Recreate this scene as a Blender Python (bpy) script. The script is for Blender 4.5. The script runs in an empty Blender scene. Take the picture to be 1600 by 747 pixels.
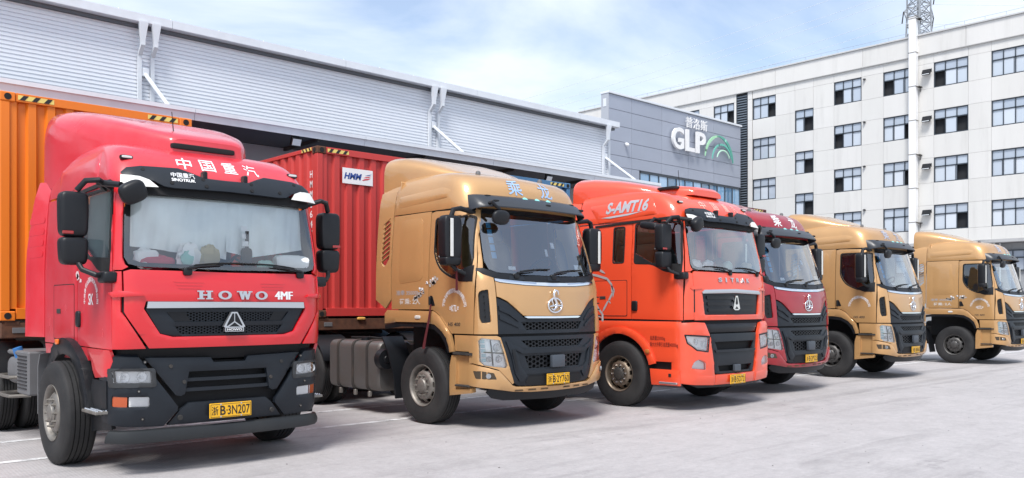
import bpy, bmesh, math, random
from mathutils import Vector, Matrix

random.seed(7)
R = math.radians
PI = math.pi
scene = bpy.context.scene
COL = scene.collection

# ------------------------------------------------------------------ camera
cam_d = bpy.data.cameras.new('camera')
cam = bpy.data.objects.new('camera', cam_d)
COL.objects.link(cam)
cam.location = (0, 0, 1.65)
cam.rotation_euler = (R(90), 0, R(47 - 90))
cam_d.sensor_fit = 'HORIZONTAL'
cam_d.sensor_width = 36.0
cam_d.lens = 1335.0 / 1600.0 * 36.0
cam_d.shift_y = (479.0 - 373.5) / 1600.0
cam_d.clip_start = 0.1
cam_d.clip_end = 3000
scene.camera = cam

# ------------------------------------------------------------------ world, sun, exposure
SUN_EL, SUN_AZ = 56.0, 214.0      # azimuth measured from +X counter-clockwise: the side the light comes from
world = bpy.data.worlds.new('World')
scene.world = world
world.use_nodes = True
wn = world.node_tree.nodes
wl = world.node_tree.links
wn.clear()
w_out = wn.new('ShaderNodeOutputWorld')
w_bg = wn.new('ShaderNodeBackground')
w_bg.inputs['Strength'].default_value = 0.070
w_sky = wn.new('ShaderNodeTexSky')
w_sky.sky_type = 'NISHITA'
w_sky.sun_disc = False
w_sky.sun_elevation = R(SUN_EL)
w_sky.sun_rotation = R(90 - SUN_AZ)
w_sky.air_density = 1.0
w_sky.dust_density = 0.6
w_sky.ozone_density = 1.0
w_tc = wn.new('ShaderNodeTexCoord')
w_sep = wn.new('ShaderNodeSeparateXYZ')
w_add = wn.new('ShaderNodeMath'); w_add.operation = 'ADD'; w_add.inputs[1].default_value = 0.16
w_max = wn.new('ShaderNodeMath'); w_max.operation = 'MAXIMUM'; w_max.inputs[1].default_value = 0.12
w_div = wn.new('ShaderNodeVectorMath'); w_div.operation = 'DIVIDE'
w_cmb = wn.new('ShaderNodeCombineXYZ')
w_map = wn.new('ShaderNodeMapping')
w_map.inputs['Scale'].default_value = (0.75, 1.1, 1.0)
w_map.inputs['Rotation'].default_value = (0, 0, R(20))
w_map.inputs['Location'].default_value = (3.1, 0.4, 0)
w_n = wn.new('ShaderNodeTexNoise'); w_n.inputs['Scale'].default_value = 1.35
w_n.inputs['Detail'].default_value = 7.0; w_n.inputs['Roughness'].default_value = 0.52; w_n.inputs['Distortion'].default_value = 0.35
w_r = wn.new('ShaderNodeValToRGB')
w_r.color_ramp.elements[0].position = 0.38; w_r.color_ramp.elements[0].color = (0.26, 0.26, 0.26, 1)
w_r.color_ramp.elements[1].position = 0.59; w_r.color_ramp.elements[1].color = (0.97, 0.97, 0.97, 1)
w_mix = wn.new('ShaderNodeMix'); w_mix.data_type = 'RGBA'
w_mix.inputs['B'].default_value = (5.0, 5.5, 6.3, 1)
wl.new(w_tc.outputs['Generated'], w_sep.inputs[0])
wl.new(w_sep.outputs['Z'], w_max.inputs[0]); wl.new(w_max.outputs[0], w_add.inputs[0])
for k in 'XYZ': wl.new(w_add.outputs[0], w_cmb.inputs[k])
wl.new(w_tc.outputs['Generated'], w_div.inputs[0]); wl.new(w_cmb.outputs[0], w_div.inputs[1])
wl.new(w_div.outputs[0], w_map.inputs['Vector']); wl.new(w_map.outputs[0], w_n.inputs['Vector'])
wl.new(w_n.outputs['Fac'], w_r.inputs['Fac']); wl.new(w_r.outputs['Color'], w_mix.inputs['Factor'])
wl.new(w_sky.outputs[0], w_mix.inputs['A'])
wl.new(w_mix.outputs['Result'], w_bg.inputs['Color']); wl.new(w_bg.outputs[0], w_out.inputs[0])

sun_d = bpy.data.lights.new('sun', 'SUN')
sun_d.energy = 1.5
sun_d.angle = R(18)
sun_d.color = (1.0, 0.965, 0.92)
sun = bpy.data.objects.new('sun', sun_d)
COL.objects.link(sun)
_d = Vector((math.cos(R(SUN_EL)) * math.cos(R(SUN_AZ)), math.cos(R(SUN_EL)) * math.sin(R(SUN_AZ)), math.sin(R(SUN_EL))))
sun.rotation_euler = _d.to_track_quat('Z', 'Y').to_euler()

vs = scene.view_settings
vs.view_transform = 'Standard'
vs.look = 'None'
vs.exposure = 1.5
vs.gamma = 1.0
vs.use_curve_mapping = False
scene.cycles.max_bounces = 8
scene.cycles.transparent_max_bounces = 16

# ------------------------------------------------------------------ materials
MAT = {}
def mat(name, col, rough=0.5, metal=0.0, coat=0.0, coat_rough=0.06, spec=0.5, vary=0.0, vscale=3.0, bump=0.0, bscale=40.0,
        dirt=0.0, dirtcol=(0.12, 0.10, 0.085), dscale=2.0, dlo=0.5, dhi=0.75, stretch=None, emit=0.0, rvary=0.0):
    if name in MAT: return MAT[name]
    m = bpy.data.materials.new(name); m.use_nodes = True
    nt = m.node_tree; n = nt.nodes; l = nt.links
    b = n['Principled BSDF']
    b.inputs['Base Color'].default_value = (*col, 1)
    b.inputs['Roughness'].default_value = rough
    b.inputs['Metallic'].default_value = metal
    b.inputs['Coat Weight'].default_value = coat
    b.inputs['Coat Roughness'].default_value = coat_rough
    b.inputs['Specular IOR Level'].default_value = spec
    if emit:
        b.inputs['Emission Color'].default_value = (*col, 1); b.inputs['Emission Strength'].default_value = emit
    tc = n.new('ShaderNodeTexCoord')
    src = tc.outputs['Object']
    if stretch:
        mp = n.new('ShaderNodeMapping'); mp.inputs['Scale'].default_value = stretch
        l.new(src, mp.inputs['Vector']); src = mp.outputs[0]
    cur = None
    if vary:
        t = n.new('ShaderNodeTexNoise'); t.inputs['Scale'].default_value = vscale; t.inputs['Detail'].default_value = 6
        l.new(src, t.inputs['Vector'])
        hs = n.new('ShaderNodeHueSaturation'); hs.inputs['Color'].default_value = (*col, 1)
        mr = n.new('ShaderNodeMapRange'); mr.inputs[3].default_value = 1 - vary; mr.inputs[4].default_value = 1 + vary
        mr.inputs[1].default_value = 0.3; mr.inputs[2].default_value = 0.7
        l.new(t.outputs['Fac'], mr.inputs[0]); l.new(mr.outputs[0], hs.inputs['Value'])
        cur = hs.outputs[0]
    if dirt:
        t = n.new('ShaderNodeTexNoise'); t.inputs['Scale'].default_value = dscale; t.inputs['Detail'].default_value = 9; t.inputs['Roughness'].default_value = 0.65
        l.new(src, t.inputs['Vector'])
        mr = n.new('ShaderNodeMapRange'); mr.inputs[1].default_value = dlo; mr.inputs[2].default_value = dhi
        mr.inputs[3].default_value = 0; mr.inputs[4].default_value = dirt
        l.new(t.outputs['Fac'], mr.inputs[0])
        mx = n.new('ShaderNodeMix'); mx.data_type = 'RGBA'
        mx.inputs['A'].default_value = (*col, 1); mx.inputs['B'].default_value = (*dirtcol, 1)
        if cur: l.new(cur, mx.inputs['A'])
        l.new(mr.outputs[0], mx.inputs['Factor'])
        cur = mx.outputs['Result']
    if cur: l.new(cur, b.inputs['Base Color'])
    if rvary:
        t = n.new('ShaderNodeTexNoise'); t.inputs['Scale'].default_value = 2.3; t.inputs['Detail'].default_value = 7
        l.new(src, t.inputs['Vector'])
        mr = n.new('ShaderNodeMapRange'); mr.inputs[1].default_value = .35; mr.inputs[2].default_value = .7
        mr.inputs[3].default_value = max(rough - rvary, .03); mr.inputs[4].default_value = rough + rvary
        l.new(t.outputs['Fac'], mr.inputs[0]); l.new(mr.outputs[0], b.inputs['Roughness'])
        if coat:
            mr2 = n.new('ShaderNodeMapRange'); mr2.inputs[1].default_value = .4; mr2.inputs[2].default_value = .68
            mr2.inputs[3].default_value = coat_rough; mr2.inputs[4].default_value = coat_rough + .22
            l.new(t.outputs['Fac'], mr2.inputs[0]); l.new(mr2.outputs[0], b.inputs['Coat Roughness'])
    if bump:
        t = n.new('ShaderNodeTexNoise'); t.inputs['Scale'].default_value = bscale; t.inputs['Detail'].default_value = 5
        l.new(src, t.inputs['Vector'])
        bp = n.new('ShaderNodeBump'); bp.inputs['Strength'].default_value = bump; bp.inputs['Distance'].default_value = 0.01
        l.new(t.outputs['Fac'], bp.inputs['Height']); l.new(bp.outputs[0], b.inputs['Normal'])
    MAT[name] = m
    return m

def glass(name, tint=(0.75, 0.82, 0.82), refl=0.06, rough=0.0, gcol=(1, 1, 1)):
    if name in MAT: return MAT[name]
    m = bpy.data.materials.new(name); m.use_nodes = True
    nt = m.node_tree; n = nt.nodes; l = nt.links; n.clear()
    o = n.new('ShaderNodeOutputMaterial'); mx = n.new('ShaderNodeMixShader')
    tr = n.new('ShaderNodeBsdfTransparent'); tr.inputs[0].default_value = (*tint, 1)
    gl = n.new('ShaderNodeBsdfGlossy'); gl.inputs['Roughness'].default_value = rough; gl.inputs['Color'].default_value = (*gcol, 1)
    fr = n.new('ShaderNodeFresnel'); fr.inputs['IOR'].default_value = 1.5
    ad = n.new('ShaderNodeMath'); ad.operation = 'MULTIPLY_ADD'; ad.inputs[1].default_value = 1.5; ad.inputs[2].default_value = refl; ad.use_clamp = True
    l.new(fr.outputs[0], ad.inputs[0]); l.new(ad.outputs[0], mx.inputs[0])
    l.new(tr.outputs[0], mx.inputs[1]); l.new(gl.outputs[0], mx.inputs[2]); l.new(mx.outputs[0], o.inputs[0])
    MAT[name] = m
    return m

def concrete_mat():
    m = bpy.data.materials.new('yard_concrete'); m.use_nodes = True
    nt = m.node_tree; n = nt.nodes; l = nt.links; b = n['Principled BSDF']
    tc = n.new('ShaderNodeTexCoord'); src = tc.outputs['Object']
    def noise(scale, det=6, rough=.6, vec=src, dist=0.0):
        t = n.new('ShaderNodeTexNoise'); t.inputs['Scale'].default_value = scale; t.inputs['Detail'].default_value = det
        t.inputs['Roughness'].default_value = rough; t.inputs['Distortion'].default_value = dist
        l.new(vec, t.inputs['Vector']); return t.outputs['Fac']
    def rng(v, a, bb, c, d):
        mr = n.new('ShaderNodeMapRange')
        for i, x in enumerate((a, bb, c, d)): mr.inputs[i + 1].default_value = x
        l.new(v, mr.inputs[0]); return mr.outputs[0]
    def mul(a, bb):
        k = n.new('ShaderNodeMath'); k.operation = 'MULTIPLY'; l.new(a, k.inputs[0]); l.new(bb, k.inputs[1]); return k.outputs[0]
    mp = n.new('ShaderNodeMapping'); mp.inputs['Rotation'].default_value = (0, 0, R(14)); mp.inputs['Scale'].default_value = (0.22, 1.6, 1)
    l.new(src, mp.inputs['Vector'])
    v = mul(rng(noise(.22), .3, .7, .93, 1.06), rng(noise(2.1, 9, .78), .3, .7, .86, 1.10))
    v = mul(v, rng(noise(14, 8, .8), .32, .7, .85, 1.09))
    v = mul(v, rng(noise(1.1, 7, .65, mp.outputs[0], .8), .53, .74, 1.0, .74))
    v = mul(v, rng(noise(60, 4, .8), .3, .72, .88, 1.09))
    v = mul(v, rng(noise(.9, 10, .80), .61, .71, 1.0, .58))
    # sparse oil drips
    cr = n.new('ShaderNodeTexVoronoi'); cr.inputs['Scale'].default_value = .55; cr.inputs['Randomness'].default_value = 1.0
    wob = n.new('ShaderNodeVectorMath'); wob.operation = 'ADD'
    nv = n.new('ShaderNodeTexNoise'); nv.inputs['Scale'].default_value = 5.0; nv.inputs['Detail'].default_value = 6
    sc_ = n.new('ShaderNodeVectorMath'); sc_.operation = 'SCALE'; sc_.inputs['Scale'].default_value = .22
    l.new(src, nv.inputs['Vector']); l.new(nv.outputs['Color'], sc_.inputs[0]); l.new(src, wob.inputs[0]); l.new(sc_.outputs[0], wob.inputs[1]); l.new(wob.outputs[0], cr.inputs['Vector'])
    v = mul(v, rng(cr.outputs['Distance'], .015, .06, .72, 1.0))
    # rubber streaks left by tyres pulling out of the bays
    for ang, ph in ((78, 0.0), (52, 3.7)):
        mp3 = n.new('ShaderNodeMapping'); mp3.inputs['Rotation'].default_value = (0, 0, R(ang)); mp3.inputs['Scale'].default_value = (.07, 1.5, 1); mp3.inputs['Location'].default_value = (ph, ph, 0)
        l.new(src, mp3.inputs['Vector'])
        v = mul(v, rng(noise(1.0, 5, .6, mp3.outputs[0], .25), .57, .69, 1.0, .84))
    hs = n.new('ShaderNodeHueSaturation'); hs.inputs['Color'].default_value = (0.42, 0.398, 0.398, 1)
    l.new(v, hs.inputs['Value']); l.new(hs.outputs[0], b.inputs['Base Color'])
    b.inputs['Roughness'].default_value = .82
    # broom finish: fine parallel grooves
    wv = n.new('ShaderNodeTexWave'); wv.inputs['Scale'].default_value = 9.0; wv.inputs['Distortion'].default_value = 2.5
    wv.inputs['Detail'].default_value = 3; wv.bands_direction = 'X'
    mp2 = n.new('ShaderNodeMapping'); mp2.inputs['Rotation'].default_value = (0, 0, R(4)); l.new(src, mp2.inputs['Vector']); l.new(mp2.outputs[0], wv.inputs['Vector'])
    ad = n.new('ShaderNodeMath'); ad.operation = 'ADD'; l.new(wv.outputs['Fac'], ad.inputs[0]); l.new(noise(120, 3), ad.inputs[1])
    bp = n.new('ShaderNodeBump'); bp.inputs['Strength'].default_value = .22; bp.inputs['Distance'].default_value = .006
    l.new(ad.outputs[0], bp.inputs['Height']); l.new(bp.outputs[0], b.inputs['Normal'])
    return m

def line_mat():
    m = bpy.data.materials.new('line_paint'); m.use_nodes = True
    nt = m.node_tree; n = nt.nodes; l = nt.links; b = n['Principled BSDF']
    tc = n.new('ShaderNodeTexCoord')
    t = n.new('ShaderNodeTexNoise'); t.inputs['Scale'].default_value = 5; t.inputs['Detail'].default_value = 9; t.inputs['Roughness'].default_value = .75
    l.new(tc.outputs['Object'], t.inputs['Vector'])
    r = n.new('ShaderNodeValToRGB'); r.color_ramp.elements[0].position = .38; r.color_ramp.elements[0].color = (.30, .295, .30, 1)
    r.color_ramp.elements[1].position = .55; r.color_ramp.elements[1].color = (.72, .72, .72, 1)
    l.new(t.outputs['Fac'], r.inputs[0]); l.new(r.outputs[0], b.inputs['Base Color']); b.inputs['Roughness'].default_value = .7
    return m

GOLD = mat('paint_gold', (0.525, 0.298, 0.122), .40, .28, .75, .05, vary=.05, vscale=1.3, dirt=.25, dirtcol=(.30, .20, .12), dscale=1.6, dlo=.52, dhi=.8)
DKRED = mat('paint_dark_red', (0.29, 0.004, 0.011), .42, .0, .7, .03, vary=.05)
RED = mat('paint_red', (0.62, 0.006, 0.013), .42, 0, .9, .025, vary=.04, vscale=1.0, dirt=.10, dirtcol=(.50, .10, .10), dscale=1.3, dlo=.5, dhi=.8)
REDPINK = mat('paint_red_sheen_faded', (0.60, 0.012, 0.024), .45, 0, .8, .06, vary=.06, vscale=1.6, rvary=.05, dirt=.35, dirtcol=(.60, .10, .13), dscale=1.1, dlo=.42, dhi=.7)  # pinkish sky sheen put into the colour, together with fading
ORANGE = mat('paint_orange', (0.76, 0.072, 0.024), .40, 0, .9, .025, vary=.04, vscale=1.1, dirt=.12, dirtcol=(.55, .10, .05))
PLA = mat('black_plastic', (0.0075, 0.0085, 0.011), .44, spec=.35, bump=.08, bscale=160, dirt=.4, dirtcol=(.020, .020, .021), dscale=2.5, dlo=.4, dhi=.8)
CHA = mat('charcoal_plastic', (0.010, 0.0135, 0.019), .44, spec=.35, bump=.06, bscale=160, dirt=.4, dirtcol=(.024, .027, .032), dscale=2.0, dlo=.4, dhi=.8)
BLK = mat('matt_black', (0.006, 0.006, 0.007), .8)
RUB = mat('tyre_rubber', (0.011, 0.011, 0.012), .75, bump=.15, bscale=60, dirt=.7, dirtcol=(.040, .038, .037), dscale=2.6, dlo=.38, dhi=.78)
STEEL = mat('rim_steel', (0.25, 0.235, 0.215), .5, .55, dirt=.8, dirtcol=(.13, .11, .09), dscale=7, dlo=.4, dhi=.75)
DSTEEL = mat('dark_frame_steel', (0.035, 0.034, 0.033), .7, .2, dirt=.8, dirtcol=(.09, .07, .055), dscale=4, dlo=.4, dhi=.8)
CHR = mat('chrome', (0.82, 0.83, 0.85), .14, 1.0)
SIL = mat('satin_silver', (0.58, 0.59, 0.61), .33, .9)
WHT = mat('white_lettering', (0.80, 0.80, 0.80), .5)
OFFW = mat('off_white_plate', (0.72, 0.71, 0.67), .45, .2, dirt=.3, dirtcol=(.45, .43, .38), dscale=5)
PLATE = mat('plate_yellow', (0.80, 0.42, 0.012), .45)
INK = mat('plate_ink', (0.012, 0.012, 0.012), .5)
TANK = mat('aluminium_tank', (0.17, 0.163, 0.158), .5, .6, dirt=.7, dirtcol=(.14, .12, .10), dscale=2.2, dlo=.4, dhi=.75)
DASH = mat('dash_grey', (0.05, 0.052, 0.055), .7)
SEAT = mat('seat_fabric', (0.10, 0.10, 0.11), .9)
CURT = mat('curtain_fabric', (0.86, 0.90, 0.89), .9, vary=.06, vscale=4)
LAMPBACK = mat('lamp_reflector', (0.95, 0.96, 0.97), .25, .0, coat=.5)
AMBER = mat('amber_lens', (0.85, 0.16, 0.01), .25, coat=.6)
REDLENS = mat('red_lens', (0.30, 0.02, 0.02), .3, coat=.4)
TEAL = mat('teal_lens', (0.22, 0.62, 0.58), .3, coat=.5)
LAMPG = glass('lamp_glass', (1, 1, 1), .05)
WIND = glass('windscreen_glass', (0.96, 0.985, 0.985), .08)
WIND2 = glass('windscreen_glass_bright', (0.92, 0.96, 0.97), .20)
SIDEG = glass('side_window_glass', (0.45, 0.54, 0.53), .08)
BAGR = mat('red_bag', (0.55, 0.04, 0.08), .6); BAGW = mat('white_bag', (0.88, 0.88, 0.87), .5); BAGY = mat('tan_bag', (0.5, 0.42, 0.25), .6); BAGG = mat('mint_print', (.35, .62, .55), .5)
MIRG = mat('mirror_glass', (0.85, 0.86, 0.88), .04, 1.0)
GREYB = mat('grey_box_plastic', (0.13, 0.13, 0.135), .6, vary=.08)
BLUECAP = mat('blue_cap', (0.03, 0.16, 0.42), .5)
SILVERP = mat('silver_print', (0.50, 0.51, 0.54), .45, .3)
GREYP = mat('grey_print', (0.36, 0.35, 0.36), .6)
LBLUE = mat('pale_blue_print', (0.30, 0.44, 0.66), .5)
SKYB = mat('sticker_blue', (0.10, 0.36, 0.62), .5)
RIBB = mat('maroon_ribbon', (0.09, 0.008, 0.012), .8)

# ------------------------------------------------------------------ object helpers
def link(o, parent=None):
    COL.objects.link(o)
    if parent is not None: o.parent = parent
    return o
def tag(o, label, cat, group=None):
    o['label'] = label; o['category'] = cat
    if group: o['group'] = group
    return o
def empty(name, loc, rz=0.0):
    o = bpy.data.objects.new(name, None); o.empty_display_size = .3
    link(o); o.location = loc; o.rotation_euler = (0, 0, rz)
    return o
def struct(o):
    o['kind'] = 'structure'; return o
def finish(bm, name, material, parent=None, angle=32, merge=True, recalc=True):
    if merge: bmesh.ops.remove_doubles(bm, verts=bm.verts[:], dist=1e-5)
    if recalc: bmesh.ops.recalc_face_normals(bm, faces=bm.faces[:])
    me = bpy.data.meshes.new(name)
    bm.to_mesh(me); bm.free()
    if isinstance(material, (list, tuple)):
        for m in material: me.materials.append(m)
    else: me.materials.append(material)
    me.polygons.foreach_set('use_smooth', [True] * len(me.polygons))
    me.set_sharp_from_angle(angle=R(angle))
    o = bpy.data.objects.new(name, me)
    return link(o, parent)

def B(): return bmesh.new()
def box(bm, c, s, bev=0.0, rot=None, seg=1, mi=0):
    r = bmesh.ops.create_cube(bm, size=1.0)
    vs_ = r['verts']
    for v in vs_: v.co = Vector((v.co.x * s[0], v.co.y * s[1], v.co.z * s[2]))
    fs = list({f for v in vs_ for f in v.link_faces})
    if bev > 0:
        es = list({e for v in vs_ for e in v.link_edges})
        rr = bmesh.ops.bevel(bm, geom=es, offset=min(bev, min(s) * .45), segments=seg, affect='EDGES', profile=.5)
        vs_ = list({v for f in rr['faces'] for v in f.verts} | {v for v in vs_ if v.is_valid})
        fs = list({f for v in vs_ for f in v.link_faces})
    M = Matrix.Translation(Vector(c)) @ (rot.to_4x4() if rot is not None else Matrix.Identity(4))
    for v in vs_: v.co = M @ v.co
    for f in fs: f.material_index = mi
    return vs_
def rotz(a): return Matrix.Rotation(R(a), 3, 'Z')
def rotx(a): return Matrix.Rotation(R(a), 3, 'X')
def roty(a): return Matrix.Rotation(R(a), 3, 'Y')
def cyl(bm, p0, p1, r0, r1=None, seg=16, caps=True, mi=0):
    p0 = Vector(p0); p1 = Vector(p1); r1 = r0 if r1 is None else r1
    d = (p1 - p0).normalized()
    up = Vector((0, 0, 1)) if abs(d.z) < .95 else Vector((1, 0, 0))
    a = d.cross(up).normalized(); b = d.cross(a)
    A = []; C = []
    for i in range(seg):
        t = 2 * PI * i / seg; n = a * math.cos(t) + b * math.sin(t)
        A.append(bm.verts.new(p0 + n * r0)); C.append(bm.verts.new(p1 + n * r1))
    fs = []
    for i in range(seg):
        j = (i + 1) % seg
        fs.append(bm.faces.new((A[i], A[j], C[j], C[i])))
    if caps:
        fs.append(bm.faces.new(A[::-1])); fs.append(bm.faces.new(C))
    for f in fs: f.material_index = mi
def tube(bm, pts, r, seg=8, caps=True):
    pts = [Vector(p) for p in pts]
    rings = []
    n0 = None
    for i, p in enumerate(pts):
        d = (pts[min(i + 1, len(pts) - 1)] - pts[max(i - 1, 0)]).normalized()
        if n0 is None:
            up = Vector((0, 0, 1)) if abs(d.z) < .9 else Vector((1, 0, 0))
            n0 = d.cross(up).normalized()
        else:
            n0 = (n0 - d * n0.dot(d)).normalized()
        b = d.cross(n0)
        rr = r[i] if isinstance(r, (list, tuple)) else r
        rings.append([bm.verts.new(p + (n0 * math.cos(2 * PI * k / seg) + b * math.sin(2 * PI * k / seg)) * rr) for k in range(seg)])
    for A, C in zip(rings, rings[1:]):
        for k in range(seg):
            j = (k + 1) % seg
            bm.faces.new((A[k], A[j], C[j], C[k]))
    if caps:
        bm.faces.new(rings[0][::-1]); bm.faces.new(rings[-1])
def loft(bm, rings, closed=True, caps=True, mi=0):
    V = [[bm.verts.new(Vector(p)) for p in r] for r in rings]
    n = len(V[0])
    for A, C in zip(V, V[1:]):
        for k in range(n if closed else n - 1):
            j = (k + 1) % n
            bm.faces.new((A[k], A[j], C[j], C[k])).material_index = mi
    if caps and closed:
        bm.faces.new(V[0][::-1]).material_index = mi; bm.faces.new(V[-1]).material_index = mi
def prism(bm, poly, f0, f1, mi=0):
    """poly in 2D, f0 / f1 map a 2D point to the two end planes"""
    A = [bm.verts.new(Vector(f0(*p))) for p in poly]; C = [bm.verts.new(Vector(f1(*p))) for p in poly]
    n = len(poly)
    fs = [bm.faces.new(A[::-1]), bm.faces.new(C)]
    for i in range(n):
        j = (i + 1) % n
        fs.append(bm.faces.new((A[i], A[j], C[j], C[i])))
    for f in fs: f.material_index = mi
def lathe(bm, prof, seg=40, axis='X', close=False, mi=0):
    """prof: list of (axial, radius) about the local axis X"""
    rings = []
    for a, r in prof:
        rings.append([bm.verts.new(Vector((a, r * math.cos(2 * PI * k / seg), r * math.sin(2 * PI * k / seg)))) for k in range(seg)])
    pairs = list(zip(rings, rings[1:])) + ([(rings[-1], rings[0])] if close else [])
    for A, C in pairs:
        for k in range(seg):
            j = (k + 1) % seg
            bm.faces.new((A[k], A[j], C[j], C[k])).material_index = mi
    return rings

def rnd(poly, r, seg=4):
    """round the corners of a 2D polygon"""
    out = []; n = len(poly)
    for i in range(n):
        p0 = Vector(poly[i - 1][:2]); p = Vector(poly[i][:2]); p1 = Vector(poly[(i + 1) % n][:2])
        rr = poly[i][2] if len(poly[i]) > 2 else r
        a = (p0 - p); b = (p1 - p)
        if rr <= 0 or a.length < 1e-6 or b.length < 1e-6: out.append((p.x, p.y)); continue
        k = min(rr, a.length * .48, b.length * .48)
        A = p + a.normalized() * k; C = p + b.normalized() * k
        for t in range(seg + 1):
            u = t / seg
            q = A * (1 - u) ** 2 + p * 2 * u * (1 - u) + C * u * u
            out.append((q.x, q.y))
    return out
def mir(poly): return [(-p[0], p[1]) + tuple(p[2:]) for p in poly][::-1]
def sym(half):
    """half outline from the centre line out and back: closed across the centre line"""
    return list(half) + [(-p[0], p[1]) + tuple(p[2:]) for p in half[::-1] if abs(p[0]) > 1e-6]
def arc(cx, cy, r, a0, a1, n=12):
    return [(cx + r * math.cos(R(a0 + (a1 - a0) * i / n)), cy + r * math.sin(R(a0 + (a1 - a0) * i / n))) for i in range(n + 1)]

def pchip(pts):
    xs = [p[0] for p in pts]; ys = [p[1] for p in pts]; n = len(xs)
    h = [xs[i + 1] - xs[i] for i in range(n - 1)]; d = [(ys[i + 1] - ys[i]) / h[i] for i in range(n - 1)]
    m = [d[0]] + [0 if d[i - 1] * d[i] <= 0 else 2 * d[i - 1] * d[i] / (d[i - 1] + d[i]) for i in range(1, n - 1)] + [d[-1]]
    def f(x):
        if x <= xs[0]: return ys[0] + m[0] * (x - xs[0]) * 0
        if x >= xs[-1]: return ys[-1]
        i = 0
        while x > xs[i + 1]: i += 1
        t = (x - xs[i]) / h[i]
        return ((1 + 2 * t) * (1 - t) ** 2 * ys[i] + t * (1 - t) ** 2 * h[i] * m[i] + t * t * (3 - 2 * t) * ys[i + 1] + t * t * (t - 1) * h[i] * m[i + 1])
    return f

class Surf:
    """outer skin of a cab: plan outline (arc length s) times height z"""
    def __init__(self, W, xc, b, ry, prof, wid, k=.62):
        T = []
        for i in range(25):
            x = xc * i / 24; T.append((x, b * (x / xc) ** 2))
        t0 = Vector((1, 2 * b / xc)).normalized(); L = W - xc
        P0 = Vector((xc, b)); P1 = P0 + t0 * L * k; P3 = Vector((W, b + ry)); P2 = P3 - Vector((0, 1)) * ry * k
        for i in range(1, 25):
            u = i / 24
            q = P0 * (1 - u) ** 3 + P1 * 3 * u * (1 - u) ** 2 + P2 * 3 * u * u * (1 - u) + P3 * u ** 3
            T.append((q.x, q.y))
        T.append((W, b + ry + 6))
        s = [0]
        for a, c in zip(T, T[1:]): s.append(s[-1] + math.hypot(c[0] - a[0], c[1] - a[1]))
        self.T, self.s = T, s
        self.prof, self.wid = pchip(prof), pchip(wid)
        self.W = W
    def _at(self, v, key):
        lo, hi = 0, len(key) - 1
        while hi - lo > 1:
            m = (lo + hi) // 2
            if key[m] <= v: lo = m
            else: hi = m
        return lo, (v - key[lo]) / (key[hi] - key[lo])
    def P(self, s, z):
        g = -1 if s < 0 else 1
        i, t = self._at(abs(s), self.s)
        x = self.T[i][0] * (1 - t) + self.T[i + 1][0] * t; y = self.T[i][1] * (1 - t) + self.T[i + 1][1] * t
        return Vector((g * x * self.wid(z), self.prof(z) + y, z))
    def N(self, s, z):
        e = .006
        n = (self.P(s + e, z) - self.P(s - e, z)).cross(self.P(s, z + e) - self.P(s, z - e))
        return n.normalized()
    def sy(self, y, z):
        v = max(y - self.prof(z), 1e-4)
        i, t = self._at(v, [q[1] for q in self.T])
        return self.s[i] * (1 - t) + self.s[i + 1] * t
    def sx(self, x):
        i, t = self._at(min(abs(x), self.W * .9999), [q[0] for q in self.T])
        return (self.s[i] * (1 - t) + self.s[i + 1] * t) * (1 if x >= 0 else -1)
    def F(self, a, b, off=0.0):
        return self.P(a, b) + self.N(a, b) * off
    def side(self, g):
        def f(y, z, off=0.0):
            s = g * self.sy(y, z)
            return self.P(s, z) + self.N(s, z) * off
        return f

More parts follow.
